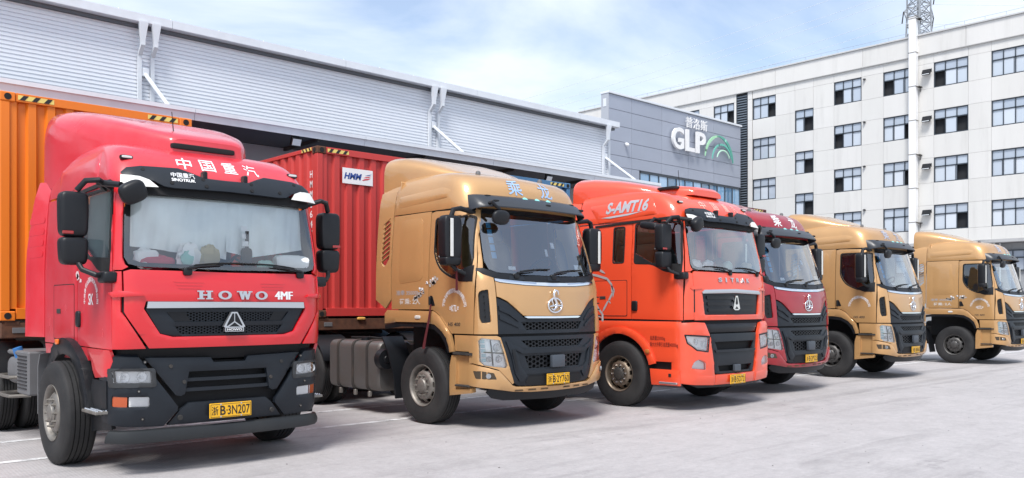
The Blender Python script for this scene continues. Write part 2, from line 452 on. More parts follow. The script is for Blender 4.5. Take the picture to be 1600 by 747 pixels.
def panel(name, parent, poly, f, material, off=0.0, th=.022, g=.09, holes=(), bev=.005, angle=38):
    bm = B()
    ar = sum(p[0] * q[1] - q[0] * p[1] for p, q in zip(poly, poly[1:] + poly[:1]))
    if ar < 0: poly = poly[::-1]
    vs_ = [bm.verts.new((p[0], p[1], 0)) for p in poly]
    bm.faces.new(vs_)
    outer = set()
    if bev:
        bmesh.ops.inset_region(bm, faces=bm.faces[:], thickness=bev, use_even_offset=True, use_boundary=True)
    def cut(co, no):
        bmesh.ops.bisect_plane(bm, geom=bm.verts[:] + bm.edges[:] + bm.faces[:], plane_co=co, plane_no=no, dist=1e-5)
    xs = [p[0] for p in poly]; ys = [p[1] for p in poly]
    for lo, hi, ax in ((min(xs), max(xs), 0), (min(ys), max(ys), 1)):
        k = max(1, int(math.ceil((hi - lo) / g)))
        for i in range(1, k):
            v = lo + (hi - lo) * i / k + 1.3e-4
            cut((v, 0, 0) if ax == 0 else (0, v, 0), (1, 0, 0) if ax == 0 else (0, 1, 0))
    for h in holes:
        n = len(h)
        ha = sum(p[0] * q[1] - q[0] * p[1] for p, q in zip(h, h[1:] + h[:1]))
        if ha < 0: h = h[::-1]
        E_ = []
        for i in range(n):
            a = Vector((*h[i][:2], 0)); c = Vector((*h[(i + 1) % n][:2], 0)); d = c - a
            if d.length < 1e-6: continue
            E_.append((a, Vector((-d.y, d.x, 0)).normalized()))
        hx = [p[0] for p in h]; hy = [p[1] for p in h]
        for a, no in E_:
            gm = [q for q in bm.faces if max(v.co.x for v in q.verts) > min(hx) - .01 and min(v.co.x for v in q.verts) < max(hx) + .01
                  and max(v.co.y for v in q.verts) > min(hy) - .01 and min(v.co.y for v in q.verts) < max(hy) + .01]
            ge = list({e for q in gm for e in q.edges}); gv = list({v for q in gm for v in q.verts})
            bmesh.ops.bisect_plane(bm, geom=gv + ge + gm, plane_co=a, plane_no=no, dist=1e-5)
        kill = []
        for q in bm.faces:
            c = q.calc_center_median()
            if all((c - a).dot(no) > 0 for a, no in E_): kill.append(q)
        bmesh.ops.delete(bm, geom=kill, context='FACES')
    bmesh.ops.dissolve_degenerate(bm, dist=1e-6, edges=bm.edges[:])
    be = [e for e in bm.edges if len(e.link_faces) == 1]
    bv = {v for e in be for v in e.verts}
    src = {v: (v.co.x, v.co.y) for v in bm.verts}
    drop = bev * .8 if bev else 0
    low = {}
    if th:
        for v in bv: low[v] = bm.verts.new(f(*src[v], off - th))
    for v, (a, b) in src.items():
        v.co = f(a, b, off - (drop if v in bv else 0))
    if th:
        for e in be:
            q = e.link_faces[0]
            v0, v1 = e.verts
            # keep winding consistent with the face
            for lp in q.loops:
                if lp.edge == e: v0, v1 = lp.vert, lp.link_loop_next.vert
            try: bm.faces.new((v1, v0, low[v0], low[v1]))
            except ValueError: pass
    # outward side
    q = max((x for x in bm.faces), key=lambda x: x.calc_area())
    bm.normal_update()
    c = q.verts[0]
    if c in src:
        a, b = src[c]
        n = f(a, b, .05) - f(a, b, 0)
        if q.normal.dot(n) < 0: bmesh.ops.reverse_faces(bm, faces=bm.faces[:])
    return finish(bm, name, material, parent, angle, merge=False, recalc=False)

_TX = {}
def textmesh(body, thick=0.0, ext=0.0, shear=0.0, res=3):
    """2D glyph mesh normalised to the unit box: verts (u, v, depth), faces, aspect"""
    key = (body, thick, ext, shear, res)
    if key in _TX: return _TX[key]
    c = bpy.data.curves.new('glyphs', 'FONT'); c.body = body; c.offset = thick; c.extrude = ext; c.shear = shear
    c.resolution_u = res; c.fill_mode = 'BOTH' if ext else 'FRONT'
    if not ext: c.dimensions = '2D'
    o = bpy.data.objects.new('glyphs', c); COL.objects.link(o)
    bpy.context.view_layer.update()
    dg = bpy.context.evaluated_depsgraph_get(); ev = o.evaluated_get(dg); me = ev.to_mesh()
    V = [tuple(v.co) for v in me.vertices]; Fc = [tuple(p.vertices) for p in me.polygons]
    ev.to_mesh_clear(); bpy.data.objects.remove(o); bpy.data.curves.remove(c)
    x0 = min(v[0] for v in V); x1 = max(v[0] for v in V); y0 = min(v[1] for v in V); y1 = max(v[1] for v in V)
    z0 = min(v[2] for v in V); z1 = max(v[2] for v in V)
    out = ([((v[0] - x0) / (x1 - x0), (v[1] - y0) / (y1 - y0), (v[2] - z0) / (z1 - z0) if z1 > z0 else 1.0) for v in V], Fc, (x1 - x0) / (y1 - y0))
    _TX[key] = out
    return out
def lettering(name, parent, body, f, a0, b0, w, h, material, off=.004, depth=0.0, thick=.012, shear=0.0, flip=False, res=3):
    """lay text in the box (a0, b0, w, h) of the 2D coordinates of f; flip runs the text toward -a"""
    V, Fc, asp = textmesh(body, thick, .05 if depth else 0.0, shear, res)
    bm = B()
    vv = [bm.verts.new((u * w, v * h, d)) for u, v, d in V]
    for q in Fc:
        try: bm.faces.new([vv[i] for i in q])
        except ValueError: pass
    if w < 1.5:
        for L_, ax in ((w, 0), (h, 1)):
            k = int(L_ / .035)
            for i in range(1, k):
                c = L_ * i / k
                bmesh.ops.bisect_plane(bm, geom=bm.verts[:] + bm.edges[:] + bm.faces[:], plane_co=(c, 0, 0) if ax == 0 else (0, c, 0), plane_no=(1, 0, 0) if ax == 0 else (0, 1, 0), dist=1e-5)
    for v in bm.verts:
        v.co = f(a0 - v.co.x if flip else a0 + v.co.x, b0 + v.co.y, off + v.co.z * depth)
    return finish(bm, name, material, parent, 40, merge=False, recalc=bool(depth))
def arc_text(name, parent, body, f, ca, cb, r, t0, t1, size, material, off=.004, flip=True):
    bm = B(); n = len(body)
    for i, ch in enumerate(body):
        V, Fc, asp = textmesh(ch, .008, 0.0, 0.0, 2)
        t = R(t0 + (t1 - t0) * i / (n - 1)); cx, cy = r * math.cos(t), r * math.sin(t); ro = t - PI / 2
        vv = []
        for u, v, d in V:
            x, y = (u - .5) * size, (v - .5) * size
            X = cx + x * math.cos(ro) - y * math.sin(ro); Y = cy + x * math.sin(ro) + y * math.cos(ro)
            vv.append(bm.verts.new(f(ca - X if flip else ca + X, cb + Y, off)))
        for q in Fc:
            try: bm.faces.new([vv[k] for k in q])
            except ValueError: pass
    return finish(bm, name, material, parent, 40, merge=False, recalc=False)
def flatpoly(name, parent, polys, f, material, off=.004, depth=0.0):
    """several flat outlines of one print / badge, in the 2D coordinates of f"""
    bm = B()
    for p in polys:
        if depth: prism(bm, p, lambda a, b: f(a, b, off), lambda a, b: f(a, b, off + depth))
        else: bm.faces.new([bm.verts.new(f(a, b, off)) for a, b in p])
    return finish(bm, name, material, parent, 40, merge=False, recalc=bool(depth))

# ------------------------------------------------------------------ running gear shared by the lorries
def make_wheel_meshes(kind, rim_mat, hub_mat=None, nut_mat=None):
    """meshes of a wheel whose outer face looks toward -X, centred on the hub"""
    rad, bead = .54, .292
    if kind == 'front': hw = .165
    else: hw = .14
    pr = [(-hw + .05, bead - .012), (-hw + .02, bead + .005), (-hw + .004, .36), (-hw, .41), (-hw + .004, .46), (-hw + .014, .495), (-hw + .02, .503), (-hw + .024, .518), (-hw + .045, .536)]
    tread = []
    n = 5; x0 = -hw + .05; x1 = hw - .05; wv = (x1 - x0) / n
    for i in range(n):
        a = x0 + wv * i
        tread += [(a + .006, rad), (a + wv - .006, rad)]
        if i < n - 1: tread += [(a + wv - .005, rad - .016), (a + wv + .005, rad - .016)]
    pr = pr + tread + [(-a, r) for a, r in pr[::-1]]
    bm = B(); lathe(bm, pr, 56, close=True)
    tyre = finish(bm, 'tyre', RUB, None, 40); tm = tyre.data; bpy.data.objects.remove(tyre)
    bm = B()
    if kind == 'front':
        lathe(bm, [(hw - .04, bead - .01), (.02, .24), (-.03, .262), (-hw + .045, .276), (-hw + .028, .288), (-hw + .02, .296), (-hw + .012, .294), (-hw + .016, .284), (-hw + .04, .268), (-.03, .25)], 60)
        rr = [(.268, -.055), (.246, -.072), (.205, -.118), (.182, -.137), (.168, -.142), (.105, -.142)]
    else:
        lathe(bm, [(hw - .04, bead - .01), (.05, .25), (-.02, .262), (-hw + .045, .276), (-hw + .028, .288), (-hw + .02, .296), (-hw + .012, .294), (-hw + .016, .284), (-hw + .04, .27), (.06, .25)], 60)
        rr = [(.262, .06), (.24, .055), (.20, .03), (.18, .018), (.165, .012), (.105, .012)]
    seg = 60
    rings = [[bm.verts.new((x, r * math.cos(2 * PI * k / seg), r * math.sin(2 * PI * k / seg))) for k in range(seg)] for r, x in rr]
    for i in range(len(rings) - 1):
        for k in range(seg):
            if i == 1 and k % 6 in (1, 2, 3): continue
            j = (k + 1) % seg
            bm.faces.new((rings[i][k], rings[i][j], rings[i + 1][j], rings[i + 1][k]))
    if kind == 'front':
        for i in range(10):
            for (k0, k1) in ((1, 4),):
                a = [rings[1][(i * 6 + k) % seg] for k in (1, 2, 3, 4)]; c = [rings[2][(i * 6 + k) % seg] for k in (1, 2, 3, 4)]
                for ring in (a, c):
                    for p, q in zip(ring, ring[1:]):
                        p2 = bm.verts.new(p.co + Vector((.02, 0, 0))); q2 = bm.verts.new(q.co + Vector((.02, 0, 0)))
                        bm.faces.new((p, q, q2, p2))
    o = finish(bm, 'wheel', rim_mat, None, 35); rm = o.data; bpy.data.objects.remove(o)
    bm = B()
    if kind == 'front': lathe(bm, [(-.10, .115), (-.150, .112), (-.156, .098), (-.172, .088), (-.178, .07), (-.184, .045), (-.186, .001)], 32)
    else: lathe(bm, [(.012, .12), (-.10, .115), (-.12, .10), (-.125, .06), (-.13, .001)], 32)
    o = finish(bm, 'hub', hub_mat or rim_mat, None, 35); hm = o.data; bpy.data.objects.remove(o)
    bm = B()
    xf = -.142 if kind == 'front' else .012
    for i in range(10):
        t = 2 * PI * (i + .5) / 10; y, z = .1425 * math.cos(t), .1425 * math.sin(t)
        cyl(bm, (xf + .002, y, z), (xf - .022, y, z), .0175, .016, 6)
        cyl(bm, (xf - .022, y, z), (xf - .04, y, z), .0105, .009, 8)
    o = finish(bm, 'wheel_nuts', nut_mat or rim_mat, None, 35); nm = o.data; bpy.data.objects.remove(o)
    bm = B(); cyl(bm, (.02, 0, 0), (.06, 0, 0), .27, .27, 32)
    o = finish(bm, 'brake_drum', BLK, None); dm = o.data; bpy.data.objects.remove(o)
    return dict(tyre=tm, wheel=rm, hub=hm, nuts=nm, drum=dm)
STEELC = mat('rim_steel_tan', (0.23, 0.185, 0.14), .42, .65, dirt=.6, dirtcol=(.07, .055, .042), dscale=5, dlo=.45, dhi=.75)
STEELD = mat('rim_steel_dark', (0.10, 0.097, 0.095), .5, .5, dirt=.7, dirtcol=(.045, .04, .035), dscale=6, dlo=.4, dhi=.75)
WHEELS = {('front', 'grey'): make_wheel_meshes('front', STEEL), ('front', 'tan'): make_wheel_meshes('front', STEELC, DSTEEL, CHR),
          ('front', 'dark'): make_wheel_meshes('front', STEELD), ('rear', 'dark'): make_wheel_meshes('rear', STEELD)}
def wheel(parent, x, y, kind='front', tone='grey', steer=0.0, z=.54, spin=0.0):
    m = WHEELS[(kind, tone)]
    w = link(bpy.data.objects.new('wheel', m['wheel']), parent)
    w.location = (x, y, z); w.rotation_euler = (spin, 0, (0 if x < 0 else PI) + steer)
    for nme, k in (('tyre', 'tyre'), ('hub', 'hub'), ('wheel_nuts', 'nuts'), ('brake_drum', 'drum')):
        o = link(bpy.data.objects.new(nme, m[k]), w)
        if k == 'nuts': o['kind'] = 'stuff'
    return w

def rounded(bm, c, s, p=5.0, rot=None, taper=(0, 0), nu=20, nv=12):
    """superellipsoid body: a soft-cornered casing; taper scales x (and y) from bottom to top"""
    c = Vector(c)
    def sp(v, e): return math.copysign(abs(v) ** e, v)
    rings = []
    e = 2.0 / p
    for j in range(nv + 1):
        ph = -PI / 2 + PI * j / nv
        z = sp(math.sin(ph), e); rr = max(abs(math.cos(ph)) ** e, .02)
        ring = []
        for i in range(nu):
            t = 2 * PI * i / nu
            k = 1 + taper[0] * z; k2 = 1 + taper[1] * z
            v = Vector((sp(math.cos(t), e) * rr * s[0] / 2 * k, sp(math.sin(t), e) * rr * s[1] / 2 * k2, z * s[2] / 2))
            if rot is not None: v = rot @ v
            ring.append(c + v)
        rings.append(ring)
    loft(bm, rings)

def number_plate(parent, c, text, tilt=0.0):
    c = Vector(c)
    bm = B(); box(bm, c, (.45, .012, .15), .004)
    p = finish(bm, 'number_plate', PLATE, parent)
    f = lambda a, b, off=0: c + Vector((a, -.0065 - off, b))
    bm = B()
    for a0, a1, b0, b1 in ((-.215, .215, .062, .066), (-.215, .215, -.066, -.062), (-.215, -.211, -.066, .066), (.211, .215, -.066, .066)):
        bm.faces.new([bm.verts.new(f(a, b, .0015)) for a, b in ((a0, b0), (a1, b0), (a1, b1), (a0, b1))])
    finish(bm, 'plate_border', INK, p, merge=False, recalc=False)
    V = text
    lettering('plate_characters', p, V[0], f, -.205, -.045, .07, .09, INK, .002, thick=.004)
    lettering('plate_characters', p, V[1], f, -.115, -.047, .058, .094, INK, .002, thick=.016)
    lettering('plate_characters', p, V[2:], f, -.035, -.047, .24, .094, INK, .002, thick=.010)
    bm = B(); cyl(bm, f(-.043, 0, .001), f(-.043, 0, .0025), .007, seg=10); finish(bm, 'plate_dot', INK, p)
    bm = B()
    for a in (-.11, .11):
        for b in (-.062, .062): cyl(bm, f(a, b, 0), f(a, b, .006), .009, seg=8)
    finish(bm, 'plate_bolts', SIL, p)
    return p

def wipers(parent, S, spec, z0, off=.03):
    for s0, s1, zz in spec:
        bm = B()
        n = 8
        tube(bm, [S.F(s0, z0 - .03, .012), S.F(s0, z0 - .005, off + .012), S.F(s0 + (s1 - s0) * .2, z0 + (zz - z0) * .2 + .012, off + .012), S.F(s0 + (s1 - s0) * .55, z0 + (zz - z0) * .5 + .02, off + .008)], [.016, .014, .010, .007], 8)
        w = finish(bm, 'wiper_arm', PLA, parent)
        bm = B()
        a = s0 + (s1 - s0) * .12
        tube(bm, [S.F(a + (s1 - a) * i / n, z0 + .03 + (zz - z0) * i / n + .012 * math.sin(PI * i / n), off - .008) for i in range(n + 1)], .009, 6)
        finish(bm, 'wiper_blade', BLK, w)
        bm = B(); p = S.F(s0, z0 - .035, .012); rounded(bm, p, (.09, .05, .08), 4, nu=12, nv=8); finish(bm, 'wiper_boss', PLA, w)

def honeycomb(name, parent, f, a0, a1, b0, b1, cell, off, material=None, wallk=.70, depth=.02, aspect=1.25):
    bm = B()
    dx = cell * 1.5 * aspect; dy = cell * math.sqrt(3)
    nx = int((a1 - a0) / dx) + 1; ny = int((b1 - b0) / dy) + 2
    for i in range(nx + 1):
        for j in range(ny + 1):
            ca = a0 + i * dx; cb = b0 + (j - (.5 if i % 2 else 0)) * dy
            O = []; I = []; I2 = []
            for k in range(6):
                t = PI / 3 * k
                q = (min(max(ca + cell * aspect * math.cos(t), a0), a1), min(max(cb + cell * math.sin(t), b0), b1))
                qi = (min(max(ca + wallk * cell * aspect * math.cos(t), a0 + .004), a1 - .004), min(max(cb + wallk * cell * math.sin(t), b0 + .004), b1 - .004))
                O.append(bm.verts.new(f(*q, off))); I.append(bm.verts.new(f(*qi, off))); I2.append(bm.verts.new(f(*qi, off - depth)))
            for k in range(6):
                j2 = (k + 1) % 6
                if (O[k].co - O[j2].co).length > 1e-5: bm.faces.new((O[k], O[j2], I[j2], I[k]))
                if (I[k].co - I[j2].co).length > 1e-5: bm.faces.new((I[k], I[j2], I2[j2], I2[k]))
    return finish(bm, name, material or PLA, parent, 30, recalc=False)

def tractor_chassis(t, y_end, wheels=(3.3, 4.65), tone='grey', front_x=1.06, spin=0.0):
    for g in (-1, 1):
        bm = B(); box(bm, (g * .42, (y_end - 1.0) / 2, .92), (.08, y_end + 1.0, .27), .01); finish(bm, 'chassis_rail', DSTEEL, t)
        wheel(t, g * front_x, 0, 'front', tone, spin=spin + g)
        for y in wheels:
            wheel(t, g * 1.09, y, 'rear', 'dark', spin=y + g); wheel(t, g * .77, y, 'rear', 'dark', spin=y)
            bm = B()
            pts = arc(y, .54, .62, 20, 160, 12)
            loft(bm, [[(g * 1.22, a, b), (g * .62, a, b), (g * .62, a, b + .025), (g * 1.22, a, b + .025)] for a, b in pts])
            finish(bm, 'rear_mudguard', PLA, t)
    bm = B(); cyl(bm, (-.95, 0, .54), (.95, 0, .54), .06, seg=12); box(bm, (0, 0, .50), (1.3, .12, .12), .02); finish(bm, 'front_axle', DSTEEL, t)
    bm = B()
    for y in wheels: cyl(bm, (-.95, y, .54), (.95, y, .54), .08, seg=12); rounded(bm, (0, y, .56), (.5, .45, .45), 2.5)
    finish(bm, 'rear_axle', DSTEEL, t)
    bm = B(); box(bm, (0, .1, .86), (.78, 2.1, .72), .08, seg=2); box(bm, (0, 1.7, .8), (.5, 1.5, .4), .08); finish(bm, 'underbody_blocker', BLK, t)  # black box standing for the engine, added to block light under the cab
    bm = B(); ym = sum(wheels) / len(wheels) - .1
    box(bm, (0, ym, 1.22), (.9, .9, .07), .03, rot=rotx(4)); box(bm, (0, ym, 1.12), (.6, .5, .16), .02); finish(bm, 'fifth_wheel', DSTEEL, t)

def fuel_tank(t, x, y0, y1, z0, z1, w=.62, material=None):
    g = -1 if x < 0 else 1
    xc = x - g * w / 2
    sec = rnd([(xc - w / 2, z0), (xc + w / 2, z0), (xc + w / 2, z1), (xc - w / 2, z1)], .12, 5)
    bm = B()
    ys = [(y0, .94), (y0 + .03, .99), (y0 + .06, 1), (y1 - .06, 1), (y1 - .03, .99), (y1, .94)]
    loft(bm, [[(xc + (a - xc) * k, y, (z0 + z1) / 2 + (b - (z0 + z1) / 2) * k) for a, b in sec] for y, k in ys])
    o = finish(bm, 'fuel_tank', material or TANK, t, 30)
    for k in (.22, .5, .80):
        y = y0 + (y1 - y0) * k
        sec2 = rnd([(xc - w / 2 - .012, z0 - .012), (xc + w / 2 + .012, z0 - .012), (xc + w / 2 + .012, z1 + .012), (xc - w / 2 - .012, z1 + .012)], .125, 5)
        bm = B(); loft(bm, [[(a, y + d, b) for a, b in sec2] for d in (-.028, .028)]); finish(bm, 'tank_strap', DSTEEL, o)
        bm = B(); box(bm, (xc + g * w * .42, y, z0 - .05), (.05, .06, .09), .01); finish(bm, 'strap_clamp', STEEL, o)
    bm = B(); cyl(bm, (xc + g * .12, y0 + .45 * (y1 - y0), z1), (xc + g * .12, y0 + .45 * (y1 - y0), z1 + .05), .07, seg=20); finish(bm, 'filler_cap', PLA, o)
    bm = B(); tube(bm, [(xc, y0 + .1, z1 + .02), (xc + g * .1, y0 + .5, z1 + .05), (xc, y1 - .2, z1 + .03)], .016, 6); finish(bm, 'fuel_hose', BLK, o)
    return o

def mirror_pair(t, g, c_up, s_up, c_lo, s_lo, arms, glass_strip=True, inner=None, lens=False):
    bm = B(); rounded(bm, c_up, s_up, 6, taper=(.03, 0)); o = finish(bm, 'mirror_housing', PLA, t, 50)
    if c_lo:
        bm = B(); rounded(bm, c_lo, s_lo, 5, taper=(.06, .06)); finish(bm, 'wide_angle_mirror', PLA, o, 50)
    for a in arms:
        bm = B(); tube(bm, a[:-1], a[-1], 10); finish(bm, 'mirror_arm', PLA, o)
    bm = B(); box(bm, (c_up[0], c_up[1] + s_up[1] / 2 - .004, c_up[2]), (s_up[0] * .8, .01, s_up[2] * .86), .004); finish(bm, 'mirror_glass', MIRG, o)
    return o

def interior(t, S, zf, zb, yb, w, dash_z, lhd=True, seat_mat=None):
    bm = B(); box(bm, (0, (yb - .9) / 2, zf), (w * 2, yb + .9, .05), .01); finish(bm, 'cab_floor', DASH, t)
    bm = B(); box(bm, (0, yb, (zf + zb) / 2), (w * 2, .05, zb - zf), .01); finish(bm, 'cab_back_wall', mat('cab_lining', (.22, .22, .215), .9), t)
    bm = B()
    rings = []
    for s in [-1.12 + 2.24 * i / 16 for i in range(17)]:
        sc = s * (w / 1.2)
        p = S.P(sc, dash_z)
        x = p.x * .95; yf = p.y + .10
        hump = .05 * math.exp(-((s - .45) / .28) ** 2)
        rings.append([(x, yf, dash_z - .6), (x, yf, dash_z - .04), (x, yf + .12, dash_z + .0), (x, yf + .35, dash_z + .03 + hump), (x, yf + .48, dash_z - .01 + hump), (x, yf + .52, dash_z - .25), (x, yf + .45, dash_z - .6)])
    loft(bm, rings); d = finish(bm, 'dashboard', DASH, t, 50)
    bm = B()
    c = Vector((.52, S.prof(dash_z) + .72, dash_z + .12)); rx = rotx(-52)
    pts = [c + rx @ Vector((.23 * math.cos(a * PI / 12), .23 * math.sin(a * PI / 12), 0)) for a in range(25)]
    tube(bm, pts, .018, 8, caps=False)
    for a in (90, 210, 330): tube(bm, [c, c + rx @ Vector((.22 * math.cos(R(a)), .22 * math.sin(R(a)), 0))], .014, 6)
    tube(bm, [c, c + rx @ Vector((0, -.02, -.4))], .035, 8)
    finish(bm, 'steering_wheel', BLK, d)
    for x in (-.55, .55):
        bm = B(); rounded(bm, (x, .10, zf + .38), (.52, .5, .18), 4); st = finish(bm, 'seat', seat_mat or SEAT, t, 60)
        bm = B(); rounded(bm, (x, .38, zf + .82), (.5, .16, .82), 4, rot=rotx(-10)); finish(bm, 'seat_back', seat_mat or SEAT, st, 60)
        bm = B(); rounded(bm, (x, .47, zf + 1.32), (.28, .11, .2), 4, rot=rotx(-10)); finish(bm, 'head_rest', seat_mat or SEAT, st, 60)
        bm = B(); box(bm, (x, .12, zf + .15), (.3, .3, .3), .03); finish(bm, 'seat_base', DASH, st)

def deflector(name, parent, secs, material, p=3.2, n=28):
    """roof air deflector: arched sections (y, half width, base z, top z)"""
    bm = B(); rings = []
    for y, w, zb, zt in secs:
        r = []
        for i in range(n + 1):
            t = PI * i / n
            r.append((w * math.copysign(abs(math.cos(t)) ** (2 / p), math.cos(t)), y, zb + (zt - zb) * math.sin(t) ** (2 / p)))
        rings.append(r)
    loft(bm, rings)
    return finish(bm, name, material, parent, 40)

def cap_panel(name, parent, S, z, yr, material, dome=.03):
    ss = S.sy(yr, z); pts = []
    for i in range(41):
        p = S.P(-ss + 2 * ss * i / 40, z); pts.append((p.x, p.y))
    wmax = max(a for a, b in pts) + .01; y0 = min(b for a, b in pts)
    f = lambda a, b, off=0: Vector((a, b, z - .004 + dome * (1 - (a / wmax) ** 2) * min(1, max(0, (b - y0) / .3)) + off))
    return panel(name, parent, pts, f, material, 0, .02, .12, bev=0)

def pillar_edge(S, pts, g=1):
    """door-edge points given as (y, z) turned into (s, z)"""
    return [(g * S.sy(y, z), z) for y, z in pts]

def visor_blade(name, parent, S, smax, sec, material, pw=8, n=36):
    bm = B(); rings = []
    for i in range(n + 1):
        s = -smax + 2 * smax * i / n
        k = max(1 - (abs(s) / smax) ** pw, .04)
        rings.append([S.F(s, z, .004 + o * k) for z, o in sec])
    loft(bm, rings)
    return finish(bm, name, material, parent, 35)

# ------------------------------------------------------------------ lorry type with honeycomb grille (gold and dark red ones)
H5 = Surf(1.22, .93, .10, .34,
          [(.3, -1.34), (.5, -1.39), (.7, -1.42), (1.0, -1.42), (1.27, -1.40), (1.6, -1.375), (1.95, -1.33), (2.1, -1.28), (2.5, -1.15), (2.97, -.995), (3.15, -.945),
           (3.28, -.90), (3.40, -.815), (3.48, -.68), (3.535, -.45), (3.565, -.12), (3.58, .25)],
          [(.3, .985), (.6, 1.0), (2.05, 1.0), (2.5, .985), (2.97, .955), (3.15, .94), (3.27, .92), (3.37, .895), (3.46, .86), (3.52, .81), (3.56, .75), (3.58, .70)])

def build_h5(loc, paint, tone):
    S = H5; F = S.F
    t = empty('tractor_unit', loc)
    dw = [(-1.06, 1.28), (-1.06, 1.6), (-1.06, 2.0), (-1.045, 2.2), (-.99, 2.5), (-.93, 2.8), (-.885, 2.985)]   # front edge of the door
    # --- bumper
    lip = sym([(0, .49), (.45, .495), (.75, .515), (1.1, .57), (1.40, .60), (1.43, .62), (1.43, .88), (1.36, .885), (1.15, .845), (.98, .80), (.86, .685), (.77, .60), (.70, .575), (.45, .565), (0, .56)])
    bumper = panel('bumper', t, lip, F, paint, .012, .05, .07, bev=.010)
    panel('lower_deflector', t, sym([(0, .36), (.85, .38), (1.05, .42), (1.15, .50), (1.1, .56), (.75, .51), (0, .488)]), F, PLA, -.05, .03, .1)
    for k in range(-3, 4):
        if k: panel('bumper_slot', bumper, [(k * .22 - .07, .520), (k * .22 + .07, .520), (k * .22 + .06, .540), (k * .22 - .06, .540)], F, mat('slot_brown', (.09, .05, .02), .7), .015, .004, .1, bev=0)
    for g in (-1, 1):
        def q(pts): return [(g * a, b) for a, b in pts]
        # fog lamp recess and lamp
        panel('fog_recess', bumper, rnd(q([(1.02, .69), (1.30, .70), (1.34, .80), (1.22, .80), (1.06, .775)]), .015), F, mat('recess_dark', (.05, .035, .02), .6), .014, .003, .1, bev=0)
        c = F(g * 1.13, .735, .0); n = S.N(g * 1.13, .735)
        bm = B(); cyl(bm, c + n * .005, c + n * .022, .036, .032, 20); fg = finish(bm, 'fog_lamp', SIL, bumper)
        bm = B(); cyl(bm, c + n * .022, c + n * .026, .028, .024, 20); finish(bm, 'fog_lens', LAMPG, fg)
        # headlamp surround with the lamp set in
        head = q([(.955, 1.205), (1.215, 1.235), (1.26, 1.20), (1.255, .93), (1.19, .875), (.875, .835), (.855, .87)])
        panel('headlamp_surround', t, q([(1.0, 1.262), (1.43, 1.265), (1.43, .895), (1.36, .90), (1.15, .86), (.985, .815), (.86, .70), (.77, .615), (.745, .63), (.825, .86), (.945, 1.24)]), F, paint, .0, .04, .07, holes=[head], bev=.006)
        hb = panel('headlamp', t, head, F, LAMPBACK, -.045, .01, .08, bev=0)
        bm = B()
        for (a, b, rr) in ((.995, 1.11, .058), (.965, .955, .050), (1.12, .955, .042)):
            c = F(g * a, b, -.045); n = S.N(g * a, b) * .4 + Vector((0, -1, 0)) * .6; n.normalize()
            cyl(bm, c, c + n * .016, rr, rr * .92, 24); cyl(bm, c + n * .016, c + n * .028, rr * .74, rr * .55, 24)
        finish(bm, 'projector', mat('lamp_satin', (.80, .81, .82), .2, .3), hb)
        bm = B()
        for i in range(5):
            a, b = 1.225 - .004 * i, 1.19 - i * .062
            pts = [F(g * (a + da), b + db, -.03) for da, db in ((-.045, -.022), (.02, -.022), (.02, .022), (-.045, .022))]
            bm.faces.new([bm.verts.new(p) for p in pts])
        finish(bm, 'running_light', mat('drl_lens', (.45, .66, .72), .2, coat=.5), hb, merge=False, recalc=False)
        for (a0, b0, a1, b1) in ((.90, 1.03, 1.2, 1.05), (1.06, .87, 1.09, 1.21)):
            bm = B(); tube(bm, [F(g * (a0 + (a1 - a0) * i / 4), b0 + (b1 - b0) * i / 4, -.03) for i in range(5)], .008, 6); finish(bm, 'lamp_divider', DSTEEL, hb)
        panel('headlamp_lens', hb, head, F, LAMPG, -.004, .006, .08, bev=0)
        # corner deflector with its air slot
        cv = rnd(q([(1.075, 1.44), (1.20, 1.43), (1.225, 1.50), (1.225, 1.80), (1.20, 1.85), (1.085, 1.875)]), .02)
        edge = [(g * S.sy(y, z), z) for y, z in [(-1.075, 1.285), (-1.075, 1.6), (-1.075, 2.0), (-1.066, 2.12)]]
        panel('corner_deflector', t, [(g * .985, 1.285)] + edge + [(g * 1.12, 2.075), (g * .985, 2.03)], F, paint, .012, .03, .07, holes=[cv], bev=.008)
        panel('air_slot', t, cv, F, PLA, -.02, .01, .08, bev=0)
        bm = B()
        for i in range(4): box(bm, F(g * 1.15, 1.52 + i * .09, -.012), (.09, .012, .018), .003, rot=rotz(-g * 38))
        finish(bm, 'air_slot_fin', BLK, t)
        # windscreen pillar
        edge2 = [(g * S.sy(y + -.012, z), z) for y, z in [(-1.05, 2.135), (-1.033, 2.25), (-.978, 2.5), (-.918, 2.8), (-.873, 2.985)]]
        panel('windscreen_pillar', t, edge2 + [(g * 1.045, 2.985), (g * 1.075, 2.5), (g * 1.085, 2.25), (g * 1.10, 2.155)], F, paint, .004, .03, .06, bev=.008)
    # --- grille blocks
    panel('lower_grille', t, sym([(0, .572), (.45, .578), (.66, .588), (.735, .625), (.815, .86), (.935, 1.235), (.90, 1.25), (0, 1.25)]), F, CHA, -.006, .03, .07,
          holes=[[(-.50, 1.10), (.50, 1.10), (.62, 1.195), (-.62, 1.195)], [(-.50, .815), (.50, .815), (.57, .985), (-.57, .985)]], bev=.008)
    panel('grille_backing', t, sym([(0, .60), (.8, .60), (.9, 1.24), (0, 1.24)]), F, BLK, -.12, .01, .15, bev=0)
    honeycomb('grille_mesh', t, F, -.62, .62, 1.095, 1.2, .030, -.03)
    honeycomb('grille_mesh', t, F, -.60, .60, .81, .99, .036, -.03)
    # raised frame: brow, cheeks and the sunken panel round the number plate
    panel('grille_brow', t, sym([(0, 1.02), (.62, 1.02), (.74, 1.07), (.80, 1.13), (.78, 1.15), (.60, 1.075), (0, 1.075)]), F, CHA, .022, .04, .08, bev=.012)
